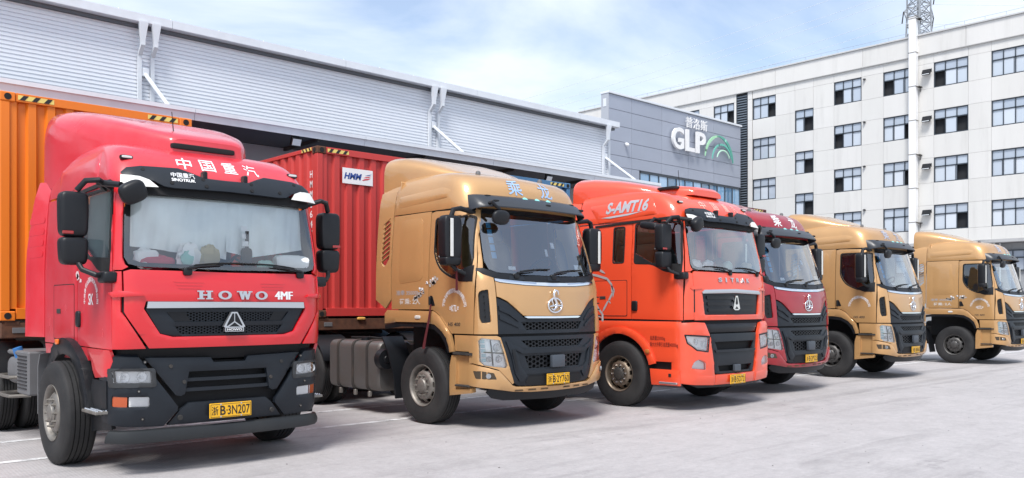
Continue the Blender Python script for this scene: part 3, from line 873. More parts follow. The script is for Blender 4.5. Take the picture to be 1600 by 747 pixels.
    for g in (-1, 1):
        def q(pts): return [(g * a, b) for a, b in pts]
        panel('grille_cheek', t, rnd(q([(.60, .65), (.66, .645), (.73, .74), (.80, 1.0), (.875, 1.19), (.81, 1.19), (.69, 1.0), (.65, .86), (.54, .72)]), .01), F, CHA, .022, .04, .07, bev=.012)
        panel('cheek_panel', t, rnd(q([(.695, .80), (.735, .80), (.80, 1.08), (.75, 1.08)]), .02), F, PLA, .030, .01, .07, bev=.003)
    panel('grille_chin', t, sym([(0, .74), (.55, .74), (.66, .80), (.60, .82), (.52, .795), (0, .795)]), F, CHA, .018, .03, .08, bev=.010)
    bm = B(); box(bm, F(0, .90, .02), (.25, .06, .17), .012, seg=2); finish(bm, 'radar_cover', mat('radar_grey', (.055, .065, .08), .45), t)
    panel('plate_recess', t, sym([(0, .59), (.52, .60), (.56, .63), (.50, .72), (0, .72)]), F, BLK, -.004, .01, .1, bev=0)
    panel('upper_grille', t, sym([(0, 1.285), (.97, 1.285), (.97, 1.765), (.92, 1.755), (.80, 1.705), (.66, 1.60), (.55, 1.50), (.50, 1.488), (0, 1.485)]), F, CHA, -.008, .03, .07,
          holes=[[(-.52, 1.335), (.52, 1.335), (.60, 1.44), (-.60, 1.44)]], bev=.008)
    panel('grille_backing', t, sym([(0, 1.29), (.9, 1.29), (.9, 1.7), (0, 1.7)]), F, BLK, -.10, .01, .15, bev=0)
    honeycomb('grille_mesh', t, F, -.60, .60, 1.33, 1.445, .030, -.03)
    for g in (-1, 1):
        for (b0, b1) in ((1.47, 1.56), (1.385, 1.44)):
            panel('grille_wing', t, [(g * .95, b1 + .10), (g * .80, b1 + .04), (g * .66, b0 + .01), (g * .66, b0 - .02), (g * .80, b1 - .02), (g * .95, b1 + .04)], F, CHA, .012, .025, .06, bev=.006)
    panel('shadow_gap', t, sym([(0, 1.235), (1.42, 1.235), (1.42, 1.30), (0, 1.30)]), F, BLK, -.045, .01, .1, bev=0)
    panel('chrome_trim', t, sym([(0, 1.488), (.50, 1.491), (.56, 1.512), (.50, 1.518), (0, 1.514)]), F, CHR, .012, .02, .06, bev=.004)
    panel('front_panel', t, sym([(0, 1.520), (.51, 1.524), (.57, 1.53), (.68, 1.62), (.81, 1.72), (.92, 1.77), (.97, 1.782), (.97, 1.985), (.9, 1.965), (.5, 1.935), (0, 1.925)]), F, paint, .012, .03, .08, bev=.008)
    panel('chrome_trim', t, sym([(0, 1.930), (.5, 1.940), (.9, 1.970), (.975, 1.990), (.975, 2.020), (.9, 2.012), (.5, 1.985), (0, 1.972)]), F, CHR, .018, .02, .07, bev=.005)
    # emblem: ring with a stylised dragon stroke
    bm = B()
    c0 = F(0, 1.70, .014)
    ring = [(0.135 * math.cos(2 * PI * i / 40), .098 * math.sin(2 * PI * i / 40) - .035) for i in range(41)]
    tube(bm, [c0 + Vector((a, -.012, b)) for a, b in ring], .014, 8, caps=False)
    tube(bm, [c0 + Vector((a * 1.14, -.02, b * 1.14)) for a, b in ((.05, .10), (.035, .145), (-.005, .15), (-.03, .11), (-.022, .06), (.012, .01), (.015, -.05), (-.03, -.085), (-.075, -.07))], [.012, .016, .017, .017, .019, .021, .021, .016, .008], 8)
    tube(bm, [c0 + Vector((a * 1.14, -.018, b * 1.14)) for a, b in ((-.10, -.045), (0, -.03), (.105, -.035))], [.010, .016, .010], 8)
    tube(bm, [c0 + Vector((a * 1.14, -.018, b * 1.14)) for a, b in ((-.05, .06), (-.06, .02), (-.035, -.02))], [.008, .013, .010], 8)
    finish(bm, 'emblem', CHR, t, 60)
    panel('cowl', t, sym([(0, 1.975), (.5, 1.988), (.9, 2.015), (1.0, 2.035), (1.13, 2.085), (1.25, 2.14), (1.26, 2.16), (1.10, 2.165), (1.04, 2.14), (.9, 2.10), (.5, 2.075), (0, 2.07)]), F, PLA, .006, .03, .07, bev=.008)
    for a in (-.62, .05, .7): panel('cowl_pocket', t, [(a - .13, 2.005), (a + .13, 2.005), (a + .11, 2.06), (a - .11, 2.06)], F, CHA, .016, .014, .1, bev=.006)
    gl = sym([(0, 2.078), (.5, 2.083), (.9, 2.108), (1.02, 2.145, .05), (1.065, 2.26), (1.055, 2.5), (1.025, 2.985), (0, 2.985)])
    inner = sym([(0, 2.12), (.5, 2.125), (.86, 2.15), (.955, 2.20), (.985, 2.30), (.965, 2.92), (0, 2.92)])
    panel('windscreen_surround', t, [p[:2] for p in gl], F, BLK, -.008, .01, .09, holes=[inner], bev=0)
    panel('windscreen', t, [p[:2] for p in gl], F, WIND2, .0, .004, .1, bev=0)
    wipers(t, S, ((-.62, .0, 2.13), (.05, .72, 2.14)), 2.09)
    # --- roof
    zz = [2.995, 3.1, 3.2, 3.28, 3.35, 3.42, 3.48, 3.53, 3.56, 3.58]
    half = [(S.sy(.80, z), z) for z in zz]
    panel('roof', t, half + [(-a, b) for a, b in half[::-1]], F, paint, .006, .03, .055, bev=.010, angle=60)
    cap_panel('roof_top', t, S, 3.582, .80, paint)
    bm = B(); box(bm, (0, .72, 2.5), (2.2, .03, 2.0), .01); finish(bm, 'cab_rear_panel', paint, t)
    deflector('roof_deflector', t, [(-.20, .62, 3.52, 3.585), (.0, .74, 3.50, 3.64), (.25, .86, 3.46, 3.735), (.5, .95, 3.42, 3.82), (.85, 1.03, 3.38, 3.92), (1.16, 1.06, 3.36, 3.95), (1.22, 1.055, 3.36, 3.945)], paint, 6)
    vz = visor_blade('sun_visor', t, S, 1.15, [(3.17, 0), (3.168, .03), (3.12, .095), (3.03, .155), (2.955, .185), (2.94, .178), (2.99, .135), (3.06, .07), (3.08, .0)], mat('visor_grey', (.026, .030, .037), .36, spec=.5), 14)
    for a, zq, oo in ((-.88, 3.14, .065), (-.80, 3.05, .14), (.15, 3.05, .14), (.86, 3.14, .065), (.98, 3.05, .14)):
        bm = B(); p = F(a, zq, oo - .01); rounded(bm, p, (.10, .07, .035), 4, nu=12, nv=8); finish(bm, 'visor_slot', BLK, vz)
    for a in (-.24, .0, .24):
        bm = B(); p = F(a, 3.115, .092); n = (S.N(a, 3.1) + Vector((0, 0, .55))).normalized(); cyl(bm, p - n * .01, p + n * .008, .048, .044, 20); finish(bm, 'marker_lamp', TEAL, vz)
    for a in (-.76, .76):
        bm = B(); p = F(S.sx(a), 3.52, .0); lathe_pts = [(p.z - .01, .036), (p.z + .03, .036), (p.z + .05, .025), (p.z + .058, .001)]
        rings = [[(p.x + r * math.cos(2 * PI * k / 16), p.y + r * math.sin(2 * PI * k / 16), zq) for k in range(16)] for zq, r in lathe_pts]
        loft(bm, rings); finish(bm, 'roof_marker_light', GREYB, t)
    # --- sides
    for g in (-1, 1):
        f = S.side(g)
        win = rnd([(-.24, 2.86, .05), (-.24, 2.36, .10), (-.38, 2.17, .1), (-.62, 2.06, .08), (-.985, 2.03, .03), (-.985, 2.30, .02), (-.885, 2.86, .04)], .05, 3)
        fen = [(-.62, 1.285, .03), (-.47, 1.42), (-.36, 1.53), (-.24, 1.59)]
        door = [(-.115, 1.61), (-.115, 2.96), (-.20, 2.978), (-.885, 2.955), (-.93, 2.8), (-.99, 2.5), (-1.045, 2.2), (-1.06, 2.0), (-1.06, 1.285)] + [p[:2] for p in fen]
        d = panel('door', t, door, f, paint, .004, .035, .08, holes=[win], bev=.008)
        panel('side_window', d, win, f, SIDEG, -.012, .005, .1, bev=0)
        rim_ = rnd([(-.215, 2.885, .06), (-.215, 2.35, .11), (-.365, 2.145, .1), (-.62, 2.03, .08), (-1.0, 2.00, .03), (-1.0, 2.30, .02), (-.895, 2.885, .05)], .05, 3)
        panel('window_seal', d, rim_, f, BLK, .007, .02, .1, holes=[win], bev=.003)
        panel('mirror_base', d, [(-.80, 1.985), (-1.03, 1.98), (-1.02, 2.20), (-.96, 2.19), (-.60, 2.055)], f, PLA, .014, .02, .1, bev=.006)
        hd = panel('door_handle_recess', d, rnd([(-.135, 1.66), (-.135, 1.80), (-.20, 1.80), (-.26, 1.66)], .02), f, PLA, .010, .01, .1, bev=.004)
        bm = B(); p = f(-.17, 1.73, .03); box(bm, p, (.03, .04, .12), .01); finish(bm, 'door_handle', PLA, hd)
        panel('sleeper_side', t, [(-.10, 1.61), (.79, 1.61), (.79, 2.98), (-.10, 2.985)], f, paint, .004, .03, .09, bev=.008)
        panel('sleeper_emboss', t, rnd([(.02, 2.02), (.60, 1.98), (.60, 2.90), (.08, 2.92)], .10, 5), f, paint, .016, .02, .1, bev=.012)
        vent = rnd([(.86, 2.36, .03), (.98, 2.24, .02), (1.06, 2.30, .03), (1.02, 2.92, .05), (.88, 2.92, .03)], .03, 3)
        sf = panel('side_deflector', t, [(.81, 1.75), (.95, 1.62), (1.20, 1.75), (1.20, 3.36), (.81, 3.36)], f, paint, .004, .03, .09, holes=[vent], bev=.008)
        bm = B()
        for i in range(9):
            zc = 2.36 + i * .07
            prism(bm, [(.87, zc + .045), (1.05, zc - .045), (1.05, zc - .028), (.87, zc + .062)], lambda a, b: f(a, b, -.02), lambda a, b: f(a, b, .01))
        finish(bm, 'vent_slat', paint, sf)
        panel('roof_side_crease', t, rnd([(-.45, 3.15), (.70, 3.09), (.70, 3.26), (-.30, 3.31), (-.5, 3.26)], .05, 4), f, paint, .018, .02, .08, bev=.014, angle=60)
        panel('deflector_skirt', t, [(.81, 3.37), (1.20, 3.37), (1.20, 3.45), (.81, 3.45)], f, paint, -.02, .03, .1, bev=.004)
        panel('gutter', t, [(-.88, 2.972), (.79, 2.992), (.79, 3.0), (-.88, 2.985)], f, BLK, -.01, .02, .1, bev=0)
        # wing over the front wheel
        out_ = [(.93, 1.40), (.93, 1.545), (.86, 1.60), (-.22, 1.585), (-.35, 1.52), (-.47, 1.405), (-.60, 1.27), (-.66, 1.10), (-.665, 1.04)]
        inn_ = [(-.60, 1.03), (-.585, 1.10), (-.53, 1.22), (-.42, 1.32), (-.27, 1.40), (-.05, 1.425), (.6, 1.425)]
        wg = panel('wing', t, out_ + inn_, f, paint, .035, .06, .06, bev=.012)
        panel('wheel_arch', t, inn_ + [(.93, 1.38), (.93, 1.32), (.55, 1.36), (.0, 1.36), (-.25, 1.33), (-.40, 1.25), (-.49, 1.15), (-.55, 1.02)], f, PLA, .022, .06, .08, bev=.006)
        bm = B(); p = f(.10, 1.50, .038); rounded(bm, p, (.02, .13, .05), 4, nu=12, nv=8); finish(bm, 'side_repeater', OFFW, wg)
        bm = B()
        pts = [(1.02, 1.20), (.86, .98), (.72, .66), (.66, .30)]
        loft(bm, [[(g * 1.23, a, b), (g * .86, a, b), (g * .86, a + .03, b), (g * 1.23, a + .03, b)] for a, b in pts]); finish(bm, 'mudguard', PLA, t, 60)
        bm = B(); box(bm, (g * .80, .05, 1.10), (.04, 1.5, .62), .01); finish(bm, 'arch_liner', BLK, t)
        panel('sill', t, [(-.69, 1.05), (-1.055, 1.05), (-1.055, 1.265), (-.67, 1.265)], f, paint, .0, .04, .08, bev=.010)
        panel('sill_trim', t, [(-.66, 1.005), (-1.05, 1.0), (-1.05, 1.035), (-.66, 1.04)], f, DSTEEL, .02, .05, .1, bev=.005)
        stp = panel('step_housing', t, [(-.58, .50), (-1.0, .53), (-1.0, .99), (-.62, .99), (-.57, .80)], f, paint, -.045, .05, .08, bev=.010)
        panel('step_frame', stp, [(-.56, .46), (-.70, .46), (-.70, .99), (-.61, .99), (-.57, .85)], f, paint, .0, .10, .08, bev=.008)
        panel('step_frame', stp, [(-.56, .44), (-1.02, .50), (-1.02, .56), (-.60, .52)], f, paint, .004, .10, .08, bev=.008)
        bm = B(); box(bm, f(-.86, .59, -.04), (.13, .30, .025), .006); finish(bm, 'step_tread', DSTEEL, stp)
        # mirrors
        c = (g * 1.41, -.82, 2.56)
        m = mirror_pair(t, g, c, (.29, .19, .60), (g * 1.405, -.82, 2.25), (.27, .18, .12),
                        [[f(-.86, 2.93, -.02), (g * 1.26, -.85, 2.96), (g * 1.36, -.83, 2.94), (g * 1.41, -.82, 2.80), .035], [f(-.92, 2.08, -.02), (g * 1.33, -.85, 2.14), (g * 1.40, -.82, 2.22), .028]])
        bm = B(); box(bm, (g * 1.46, -.924, 2.56), (.05, .012, .5), .004, rot=rotz(0)); finish(bm, 'mirror_trim', OFFW, m)
    # front-view mirror hung from the visor, on the kerb side
    bm = B(); c = F(-.80, 2.84, .18); rounded(bm, c + Vector((0, -.02, -.05)), (.30, .10, .20), 2.6, rot=rotx(12)); fm = finish(bm, 'front_view_mirror', PLA, t, 60)
    bm = B(); tube(bm, [F(-.93, 3.0, .12), F(-.92, 2.99, .22), c + Vector((0, 0, .06))], [.03, .026, .022], 8); finish(bm, 'mirror_arm', PLA, fm)
    interior(t, S, 1.45, 3.0, .74, 1.12, 2.06)
    # papers and permits behind the windscreen
    bm = B()
    for i in range(5):
        b = 2.30 + i * .105
        bm.faces.new([bm.verts.new(F(-.93 + da, b + db, -.014)) for da, db in ((0, 0), (.075, 0), (.075, .085), (0, .085))])
    finish(bm, 'permit_sticker', [SKYB], t, merge=False, recalc=False)
    bm = B()
    for a, b, w_, h_ in ((-.70, 2.15, .12, .05), (.18, 2.48, .075, .085), (.03, 2.36, .05, .10), (.62, 2.16, .20, .10)):
        bm.faces.new([bm.verts.new(F(a + da, b + db, -.014)) for da, db in ((0, 0), (w_, 0), (w_, h_), (0, h_))])
    finish(bm, 'paper_note', WHT, t, merge=False, recalc=False)
    tractor_chassis(t, 5.6, tone=tone, front_x=1.105)
    fuel_tank(t, -1.22, 1.12, 2.55, .36, 1.12)
    bm = B(); cyl(bm, (-1.16, 1.10, .86), (-1.16, .98, .86), .16, .15, 28); cyl(bm, (-1.16, .985, .86), (-1.16, .97, .86), .06, .05, 20); finish(bm, 'air_filter', PLA, t, 40)
    return t

def dress_h5(t, plate, roof_ink, door_text=None, load_text=False):
    S = H5; F = S.F; f = S.side(-1)
    number_plate(t, (0, F(0, .655, .035).y, .655), plate)
    for ch, a in (('乘', -.46), ('龙', .20)):
        lettering('roof_character', t, ch, F, a, 3.205, .28, .225, roof_ink, .012, thick=.010)
    if door_text:
        arc_text('door_lettering', t, door_text[0], f, -.68, 1.63, .235, 168, 12, .058, WHT, .008)
        if door_text[1]: lettering('door_monogram', t, door_text[1], f, -.58, 1.585, .20, .085, WHT, .008, shear=.2, flip=True)
        lettering('model_badge', t, 'H5 400', f, -.55, 1.385, .26, .05, DSTEEL, .008, shear=.15, flip=True)
    if load_text:
        lettering('load_lettering', t, '准牵 35000kg', f, .66, 1.80, .60, .085, GREYP, .006, flip=True)
        lettering('load_lettering', t, '荷乘: 2人', f, .58, 1.68, .50, .085, mat('pale_print', (.62, .60, .56), .6), .006, flip=True)

def copy_tree(o, parent=None, swap=None):
    c = o.copy(); COL.objects.link(c); c.parent = parent
    if swap and c.data and any(m in swap for m in c.data.materials):
        key = ('swapped', o.data.name, tuple(v.name for v in swap.values()))
        if key not in _TX:
            d = o.data.copy()
            for i, m in enumerate(d.materials):
                if m in swap: d.materials[i] = swap[m]
            _TX[key] = d
        c.data = _TX[key]
    for ch in list(o.children): copy_tree(ch, c, swap)
    return c

# ------------------------------------------------------------------ lorry type with the flat upright cab (bright red and orange ones)
M_H = Surf(1.12, .93, .085, .26,
           [(.3, -1.28), (.5, -1.34), (.8, -1.37), (1.14, -1.37), (1.25, -1.43), (1.7, -1.45), (1.98, -1.43), (2.7, -1.31), (2.85, -1.27), (3.0, -1.20), (3.13, -1.09), (3.23, -.95), (3.31, -.74), (3.36, -.42), (3.385, -.05), (3.39, .1)],
           [(.3, .98), (.6, .99), (1.12, .99), (1.22, 1.0), (2.0, 1.0), (2.7, .97), (2.85, .96), (3.0, .935), (3.13, .905), (3.23, .875), (3.31, .835), (3.36, .785), (3.39, .73)])
M_S = Surf(1.20, 1.0, .085, .24,
           [(.3, -1.36), (.45, -1.41), (.8, -1.43), (1.35, -1.42), (1.45, -1.39), (1.9, -1.385), (2.2, -1.35), (2.9, -1.21), (3.05, -1.17), (3.2, -1.12), (3.33, -1.03), (3.43, -.90), (3.51, -.70), (3.56, -.40), (3.585, -.05), (3.59, .1)],
           [(.3, 1.01), (.5, 1.025), (1.38, 1.025), (1.44, 1.0), (2.2, 1.0), (2.9, .97), (3.05, .96), (3.2, .945), (3.33, .925), (3.43, .90), (3.51, .865), (3.56, .82), (3.59, .77)])

def build_man(loc, S, dz, paint, paint2, tone, kind):
    F = S.F
    t = empty('tractor_unit', loc)
    howo = kind == 'howo'
    Z = lambda z: z + dz
    # ---------------- roof, visor, deflector
    yr = 1.0
    zz = [Z(q) for q in (2.87, 2.95, 3.02, 3.10, 3.17, 3.23, 3.29, 3.33, 3.365, 3.388)]
    half = [(S.sy(yr, z), z) for z in zz]
    panel('roof', t, half + [(-a, b) for a, b in half[::-1]], F, paint2, .006, .03, .05, bev=.010, angle=60)
    cap_panel('roof_top', t, S, Z(3.392), yr, paint2)
    d = deflector('roof_deflector', t, [(-.84, .38, 3.22, 3.42), (-.80, .42, 3.22, 3.455), (-.55, .56, 3.20, 3.54), (-.1, .79, 3.14, 3.68), (.4, .96, 3.06, 3.82), (.9, 1.045, 3.0, 3.93), (1.22, 1.07, 3.0, 3.97), (1.27, 1.06, 3.0, 3.96)] if howo else
                  [(-.30, .60, 3.52, 3.60), (-.26, .66, 3.52, 3.64), (0, .80, 3.52, 3.74), (.4, .93, 3.50, 3.84), (.9, 1.02, 3.48, 3.92), (1.22, 1.04, 3.46, 3.95), (1.27, 1.03, 3.46, 3.94)], paint2, 7 if howo else 5)
    if howo:
        bm = B(); rounded(bm, (-.05, -.83, 3.335), (.70, .06, .06), 8); finish(bm, 'air_intake', BLK, d)
    else:
        d2 = deflector('intake_scoop', t, [(-.86, .40, 3.50, 3.60), (-.80, .44, 3.50, 3.65), (-.5, .52, 3.50, 3.70), (-.2, .56, 3.50, 3.70)], paint2, 4)
        bm = B(); rounded(bm, (-.50, -.42, 3.635), (.16, .40, .06), 5); finish(bm, 'intake_mesh', PLA, d2)
    bm = B(); p = F(-.28, Z(3.35), 0); 
    tube(bm, [p, p + Vector((0, .005, .05)), p + Vector((-.02, .03, .42))], [.028, .008, .004], 8); finish(bm, 'aerial', BLK, t)
    # outline of the sun visor bar with its two raised horns
    vis = sym([(0, Z(2.80)), (.60, Z(2.79)), (.70, Z(2.80)), (.84, Z(2.865)), (1.07, Z(2.89)), (1.09, Z(2.92)), (1.05, Z(2.98)), (.92, Z(3.01)), (.52, Z(3.02)), (.40, Z(2.98)), (.26, Z(2.925)), (0, Z(2.92))])
    fv = lambda a, b, off=0: F(a * .955, b, off + .05 + (Z(3.03) - b) * .30)
    v = panel('sun_visor', t, vis, fv, CHA, 0, .03, .06, bev=.012)
    for g in (-1, 1):
        panel('visor_end_plate', v, [(g * .76, Z(2.785)), (g * 1.08, Z(2.775)), (g * 1.085, Z(2.89)), (g * .95, Z(2.89)), (g * .84, Z(2.855))], fv, OFFW, -.004, .01, .08, bev=.003)
        for a, b in ((.28, 2.90), (.26, 2.83), (.90, 2.96), (.62, 2.84)):
            bm = B(); p = fv(g * a, Z(b), 0); n = S.N(g * a, Z(b)); cyl(bm, p - n * .004, p + n * .006, .021, .018, 14); finish(bm, 'visor_screw', BLK, v)
        p = F(g * 1.0, Z(3.12), .01); bm = B(); rounded(bm, p, (.13, .05, .05), 4, nu=12, nv=8); mk = finish(bm, 'roof_marker_light', PLA, t)
        bm = B(); rounded(bm, p + Vector((0, -.025, .004)), (.10, .012, .025), 4, nu=12, nv=8); finish(bm, 'marker_lens', OFFW, mk)
        p = F(g * .23, Z(2.97), .04); bm = B(); box(bm, p, (.045, .09, .085), .012); finish(bm, 'visor_bracket', PLA, v)
    lettering('visor_lettering', v, '中国重汽', fv, -.62, Z(2.90), .25, .055, WHT, .004, thick=.010)
    lettering('visor_lettering', v, 'SINOTRUK', fv, -.62, Z(2.858), .25, .032, WHT, .004, thick=.03)
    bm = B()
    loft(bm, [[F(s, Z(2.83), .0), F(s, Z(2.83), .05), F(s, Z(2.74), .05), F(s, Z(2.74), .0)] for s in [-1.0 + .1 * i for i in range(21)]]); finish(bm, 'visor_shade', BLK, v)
    for i, ch in enumerate('中国重汽'):
        a = (-.485, -.22, .04, .31)[i] if howo else (-.52, -.17, .18, .50)[i]
        lettering('roof_character', t, ch, F, a, Z(3.045), .165 if howo else .155, .13, WHT if howo else mat('worn_white', (.72, .45, .38), .6), .009, thick=.008)
    # ---------------- windscreen
    gl = sym([(0, Z(2.02)), (.9, Z(2.035)), (1.0, Z(2.06)), (1.035, Z(2.12)), (1.03, Z(2.5)), (1.01, Z(2.865)), (0, Z(2.865))])
    inn = sym([(0, Z(2.06)), (.88, Z(2.075)), (.955, Z(2.10)), (.985, Z(2.16)), (.965, Z(2.80)), (0, Z(2.80))])
    panel('windscreen_surround', t, gl, F, BLK, -.008, .01, .09, holes=[inn], bev=0)
    panel('windscreen', t, gl, F, WIND if howo else WIND2, 0, .004, .1, bev=0)
    wipers(t, S, ((-.46, .18, Z(2.06)), (.80, .16, Z(2.06))) if howo else ((-.10, -.75, Z(2.055)), (.80, .12, Z(2.055))), Z(2.03))
    dfront = [(-1.20, Z(1.235)), (-1.20, Z(1.6)), (-1.20, Z(2.0)), (-1.17, Z(2.3)), (-1.10, Z(2.7)), (-1.07, Z(2.85))]
    for g in (-1, 1):
        def q(pts): return [(g * a, b) for a, b in pts]
        f = S.side(g)
        edge = [(g * S.sy(y - .012, z), z) for y, z in dfront[2:]]
        panel('windscreen_pillar', t, edge + q([(1.02, Z(2.855)), (1.045, Z(2.5)), (1.05, Z(2.12)), (1.03, Z(2.055)), (1.0, Z(2.03)), (1.06, Z(2.0))]), F, paint, .006, .03, .06, bev=.008)
        # door
        win = rnd([(-.27, Z(2.79), .04), (-.27, Z(2.17), .04), (-.62, Z(2.15), .08), (-.86, Z(2.03), .06), (-1.15, Z(1.985), .05), (-1.15, Z(2.2), .03), (-1.075, Z(2.79), .04)], .04, 3)
        door = [(-.20, Z(1.245)), (-.20, Z(2.85)), (-1.07, Z(2.85))] + dfront[-2::-1]
        dr = panel('door', t, door, f, paint2 if howo else paint, .004, .035, .08, holes=[win], bev=.008)
        rim_ = rnd([(-.245, Z(2.815), .05), (-.245, Z(2.145), .05), (-.62, Z(2.125), .08), (-.86, Z(2.005), .06), (-1.175, Z(1.96), .05), (-1.175, Z(2.2), .03), (-1.09, Z(2.815), .05)], .05, 3)
        panel('window_seal', dr, rim_, f, BLK, .008, .02, .1, holes=[win], bev=.003)
        panel('side_window', dr, win, f, SIDEG, -.012, .005, .1, bev=0)
        bm = B(); p = f(-.27, Z(1.52 if howo else 1.46), .01); rounded(bm, p, (.045, .12, .17), 5, nu=14, nv=8); finish(bm, 'door_handle', PLA, dr, 50)
        # sleeper side with the quarter window and a storage hatch
        qw = rnd([(-.02, Z(2.76)), (-.02, Z(2.19)), (.19, Z(2.19)), (.19, Z(2.76))], .04, 4)
        ss_ = [(-.185, Z(1.245)), (yr, Z(1.245)), (yr, Z(2.845)), (-.185, Z(2.85))]
        sl = panel('sleeper_side', t, ss_, f, paint2, .004, .03, .09, holes=[] if howo else [qw], bev=.008)
        if not howo:
            panel('quarter_window', sl, qw, f, SIDEG, -.012, .005, .1, bev=0)
            panel('window_seal', sl, rnd([(-.045, Z(2.785)), (-.045, Z(2.165)), (.215, Z(2.165)), (.215, Z(2.785))], .05, 4), f, BLK, .007, .02, .1, holes=[qw], bev=.003)
        hatch = rnd([(-.10, Z(1.30)), (.62, Z(1.30)), (.62, Z(1.88)), (-.10, Z(1.88))], .03)
        panel('hatch_gap', sl, rnd([(-.11, Z(1.29)), (.63, Z(1.29)), (.63, Z(1.89)), (-.11, Z(1.89))], .03), f, BLK, .0055, .003, .1, bev=0)
        panel('storage_hatch', sl, hatch, f, paint2, .009, .01, .1, bev=.004)
        bm = B(); p = f(.42, Z(1.60), .012); box(bm, p, (.012, .13, .05), .004); finish(bm, 'hatch_latch', DSTEEL, sl)
        for i in range(4):
            panel('pressed_rib', sl, rnd([(.32, Z(2.24 + i * .13)), (.95, Z(2.22 + i * .13)), (.95, Z(2.29 + i * .13)), (.32, Z(2.31 + i * .13))], .03, 3), f, paint2, .014, .012, .12, bev=.012, angle=60)
        # rear side deflector, flaring a little outward
        fr = lambda y, z, off=0: f(y, z, off + .10 * max(0, (y - yr)) / .4)
        sd = panel('side_deflector', t, [(yr + .015, Z(1.30)), (1.42, Z(1.30)), (1.40, Z(2.3)), (1.29, Z(3.08)), (yr + .015, Z(3.08))] if howo else [(yr + .015, Z(1.30)), (1.42, Z(1.30)), (1.40, Z(2.3)), (1.30, Z(3.25)), (yr + .015, Z(3.25))], fr, paint2, .004, .03, .09, bev=.008)
        for i in range(4):
            panel('pressed_rib', sd, rnd([(1.05, Z(2.22 + i * .13)), (1.36, Z(2.20 + i * .13)), (1.36, Z(2.28 + i * .13)), (1.05, Z(2.29 + i * .13))], .03, 3), fr, paint2, .016, .012, .12, bev=.012, angle=60)
        panel('gutter', t, [(-1.08, Z(2.845)), (.62, Z(2.795)), (.62, Z(2.83)), (-1.04, Z(2.885))], f, BLK, .022, .03, .1, bev=.006)
        panel('roof_side_panel', t, rnd([(-.70, Z(2.94)), (.55, Z(2.87)), (.80, Z(3.18)), (-.55, Z(3.23))], .05, 4), f, paint2, .018, .02, .08, bev=.014, angle=60)
        # mirrors
        up = [f(-1.06, Z(2.80), -.02), (g * 1.20, -1.13, Z(2.86)), (g * 1.30, -1.08, Z(2.85)), (g * 1.36, -1.02, Z(2.76)), .028]
        lo = [f(-1.16, Z(1.93), -.01), (g * 1.24, -1.18, Z(1.95)), (g * 1.33, -1.08, Z(2.0)), (g * 1.36, -1.02, Z(2.08)), .026]
        m = mirror_pair(t, g, (g * 1.385, -.98, Z(2.53)), (.25, .18, .43), (g * 1.385, -.98, Z(2.18)), (.245, .18, .27), [up, lo])
        bm = B(); box(bm, (g * 1.45, -1.065, Z(2.35)), (.10, .02, .03), .006); finish(bm, 'repeater', REDLENS, m)
        bm = B(); rounded(bm, f(-1.17, Z(1.93), .02), (.14, .22, .115), 5); finish(bm, 'mirror_foot', PLA, m, 50)
        if g < 0:
            bm = B(); c = F(-.96, Z(2.70), .19); rounded(bm, c, (.25, .15, .21), 3.2, rot=Matrix.Rotation(R(-28), 3, 'Y') @ rotx(10)); km = finish(bm, 'front_view_mirror', PLA, t, 60)
            bm = B(); tube(bm, [F(-1.30, Z(2.82), .0), F(-1.20, Z(2.83), .10), F(-1.02, Z(2.77), .16)], [.042, .036, .03], 10); finish(bm, 'mirror_arm', PLA, km)
            if not howo:
                bm = B(); c = f(-.72, Z(2.72), .22); rounded(bm, c, (.16, .36, .12), 3.5, rot=rotx(8)); km2 = finish(bm, 'kerb_mirror', PLA, t, 60)
                bm = B(); tube(bm, [f(-.75, Z(2.83), .0), f(-.72, Z(2.84), .12), c + Vector((0, 0, .04))], [.03, .03, .028], 8); finish(bm, 'mirror_arm', PLA, km2)
        # ------------- corner panel beside the grille
        cedge = [(g * S.sy(-1.212, z), z) for z in (Z(1.24), Z(1.6), Z(1.985))]
        if howo:
            panel('corner_panel', t, q([(.845, 1.245)]) + cedge + q([(1.06, 1.985), (1.06, 1.75), (1.075, 1.74), (1.075, 1.60), (1.03, 1.545)]), F, paint, .014, .03, .06, bev=.008)
            panel('notch', t, q([(1.03, 1.555), (1.08, 1.60), (1.08, 1.75), (1.0, 1.75), (.99, 1.60)]), F, BLK, -.02, .01, .1, bev=0)
            panel('cheek_fin', t, rnd(q([(.86, 1.752), (1.14, 1.735), (1.20, 1.78), (1.08, 1.80), (.90, 1.778)]), .008), F, paint, .04, .04, .06, bev=.010)
        else:
            panel('corner_panel', t, q([(1.03, Z(1.245))]) + cedge + q([(1.07, Z(1.985)), (1.03, Z(1.97))]), F, paint, .012, .03, .06, bev=.010)
            panel('cheek_fin', t, rnd(q([(.84, Z(1.735)), (1.06, Z(1.715)), (1.10, Z(1.74)), (1.06, Z(1.765)), (.86, Z(1.765))]), .008), F, paint, .028, .03, .06, bev=.008)
            panel('notch', t, q([(1.0, Z(1.36)), (1.035, Z(1.36)), (1.035, Z(1.72)), (1.0, Z(1.72))]), F, BLK, .002, .01, .1, bev=0)
